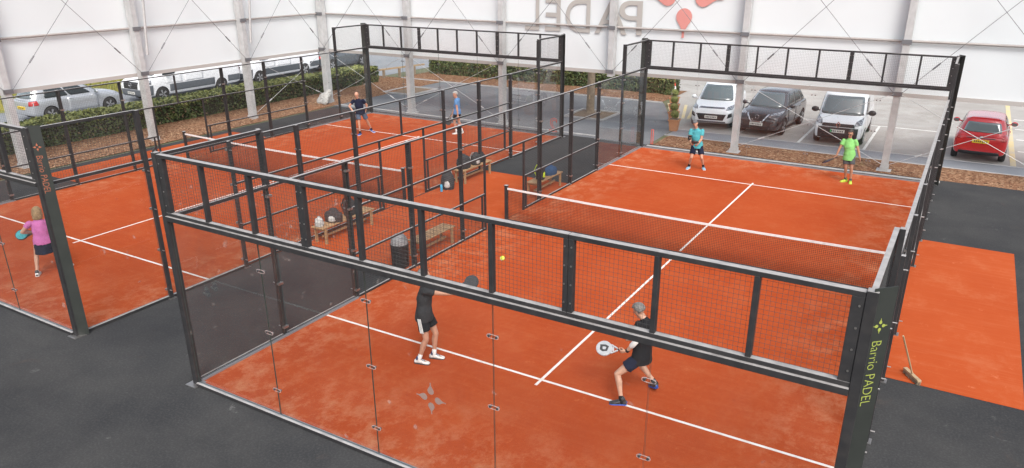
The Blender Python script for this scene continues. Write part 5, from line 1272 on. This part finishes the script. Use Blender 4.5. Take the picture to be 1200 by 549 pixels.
# --- two white panel vans
def panel_van(label, loc, rz, band_m):
    c = Car('panel_van', label, 'van', loc, rz,
        [(3.02, .70, .40, .80, .6, .0), (2.98, .90, .30, 1.0, .74, .03), (2.75, .97, .27, 1.12, .82, .05), (2.3, 1.0, .26, 1.24, .88, .05), (1.9, 1.0, .26, 1.34, .94, .03), (.6, 1.0, .26, 1.38, .97, .01), (-1.5, 1.0, .27, 1.38, .97, .01), (-2.75, 1.0, .3, 1.38, .97, .01), (-2.98, .98, .34, 1.36, .95, .0), (-3.02, .94, .4, 1.2, .9, .0)],
        M['paint_white'], (1.98, -1.68), .35)
    c.cabin(1.20, 2.62, (2.3, 1.2), (-2.96, -2.9), .965, .84, .12, 11, [('F', .06, .94, .05, .62, 'windscreen'), ('R', .06, .22, .05, .50, 'side_window'), ('L', .78, .94, .05, .50, 'side_window')])
    for sd_ in 'RL':
        c.patch(sd_, [(1.53, .44), (-1.24, .44), (-1.24, .80), (1.53, .80)], band_m, 'side_moulding', .014, nu=20); c.patch(sd_, [(-2.13, .48), (-2.94, .48), (-2.94, .80), (-2.13, .80)], band_m, 'side_moulding', .014)
        c.patch(sd_, [(2.5, .36), (2.95, .36), (2.92, .86), (2.46, .84)], band_m, 'bumper_corner', .012)
        c.patch(sd_, [(2.55, .90), (2.86, .90), (2.78, 1.1), (2.5, 1.1)], M['lamp'], 'headlight', .012)
    c.patch('F', [(-.9, .32), (.9, .32), (.9, .66), (-.9, .66)], band_m, 'bumper', .016); c.patch('F', [(-.52, .68), (.52, .68), (.56, 1.02), (-.56, 1.02)], M['black'], 'grille', .012)
    for i in range(3): c.patch('F', [(-.5, .73 + i * .1), (.5, .73 + i * .1), (.5, .755 + i * .1), (-.5, .755 + i * .1)], M['rim_dark'], 'grille_bar', .02)
    b = MB(); p = c.surf('F', 0, .87); y = p.y + .03
    for i in range(20):
        a, e = 2 * PI * i / 20, 2 * PI * (i + 1) / 20; b.tube((.1 * math.cos(a), y, .87 + .1 * math.sin(a)), (.1 * math.cos(e), y, .87 + .1 * math.sin(e)), .012, n=6, caps=False)
    for i in range(3): a = PI / 2 + i * 2 * PI / 3; b.tube((0, y, .87), (.1 * math.cos(a), y, .87 + .1 * math.sin(a)), .012, n=6)
    b.build('badge', M['chrome'], c.root)
    c.plate('F', 0, .48, M['plate_w']); c.mirror(1.75, 1.5, M['plastic_black'], .97, 1.5); c.doors([(1.72, .75, 0)], .84, 1.26, 1.14); c.doors([(.6, -.55, 0)], .84, 1.32, 1.14, 'L')
    for s in (-1, 1): c.patch('B', [(s * .86, .9), (s * .95, .9), (s * .95, 1.25), (s * .86, 1.25)], M['lamp_red'], 'tail_light', .012)
panel_van('white panel van with dark grille and grey side moulding behind the hedge', (-30.7, 9.05, 0), PI + .02, M['cladding'])
panel_van('white panel van with slate lower body parked behind the other panel van', (-31.1, 15.6, 0), PI + .03, M['paint_grey'])
# --- slate estate car
c = Car('parked_car', 'slate grey estate car parked past the second panel van', 'car', (-31.2, 21.2, 0), .03,
        [(2.42, .58, .34, .60, .48, .0), (2.38, .78, .25, .76, .62, .03), (2.15, .89, .2, .88, .70, .05), (1.6, .91, .19, .96, .76, .05), (1.1, .91, .18, 1.0, .80, .04), (.1, .91, .18, 1.02, .82, .02), (-1.3, .91, .19, 1.03, .82, .02), (-2.0, .9, .22, 1.04, .78, .02), (-2.32, .85, .26, 1.0, .72, .01), (-2.42, .72, .34, .9, .62, .0)],
        M['paint_grey'], (1.48, -1.42), .335)
c.cabin(.98, 1.52, (1.28, .42), (-2.26, -1.85), .81, .62, .12, 7, [('F', .05, .95, .06, .93, 'windscreen'), ('B', .10, .90, .12, .84, 'rear_window'), ('R', .12, .40, .08, .84, 'side_window'), ('R', .425, .68, .08, .84, 'side_window'), ('R', .70, .9, .12, .8, 'side_window'), ('L', .60, .88, .08, .84, 'side_window'), ('L', .32, .575, .08, .84, 'side_window'), ('L', .1, .3, .12, .8, 'side_window')])
for s in (-1, 1): c.patch('B', [(s * .55, .78), (s * .8, .8), (s * .79, .96), (s * .57, .95)], M['lamp_red'], 'tail_light', .014); c.patch('F', [(s * .5, .68), (s * .8, .72), (s * .8, .86), (s * .54, .8)], M['lamp'], 'headlight', .012)
c.plate('B', 0, .66, M['plate_y']); c.mirror(.95, 1.04, M['paint_grey']); c.doors([(1.0, -.05, 0), (-.1, -1.1, 0)], .32, .95, .88)
for o in list(bpy.data.objects):
    if o.name.startswith('tmp_'): bpy.data.objects.remove(o)
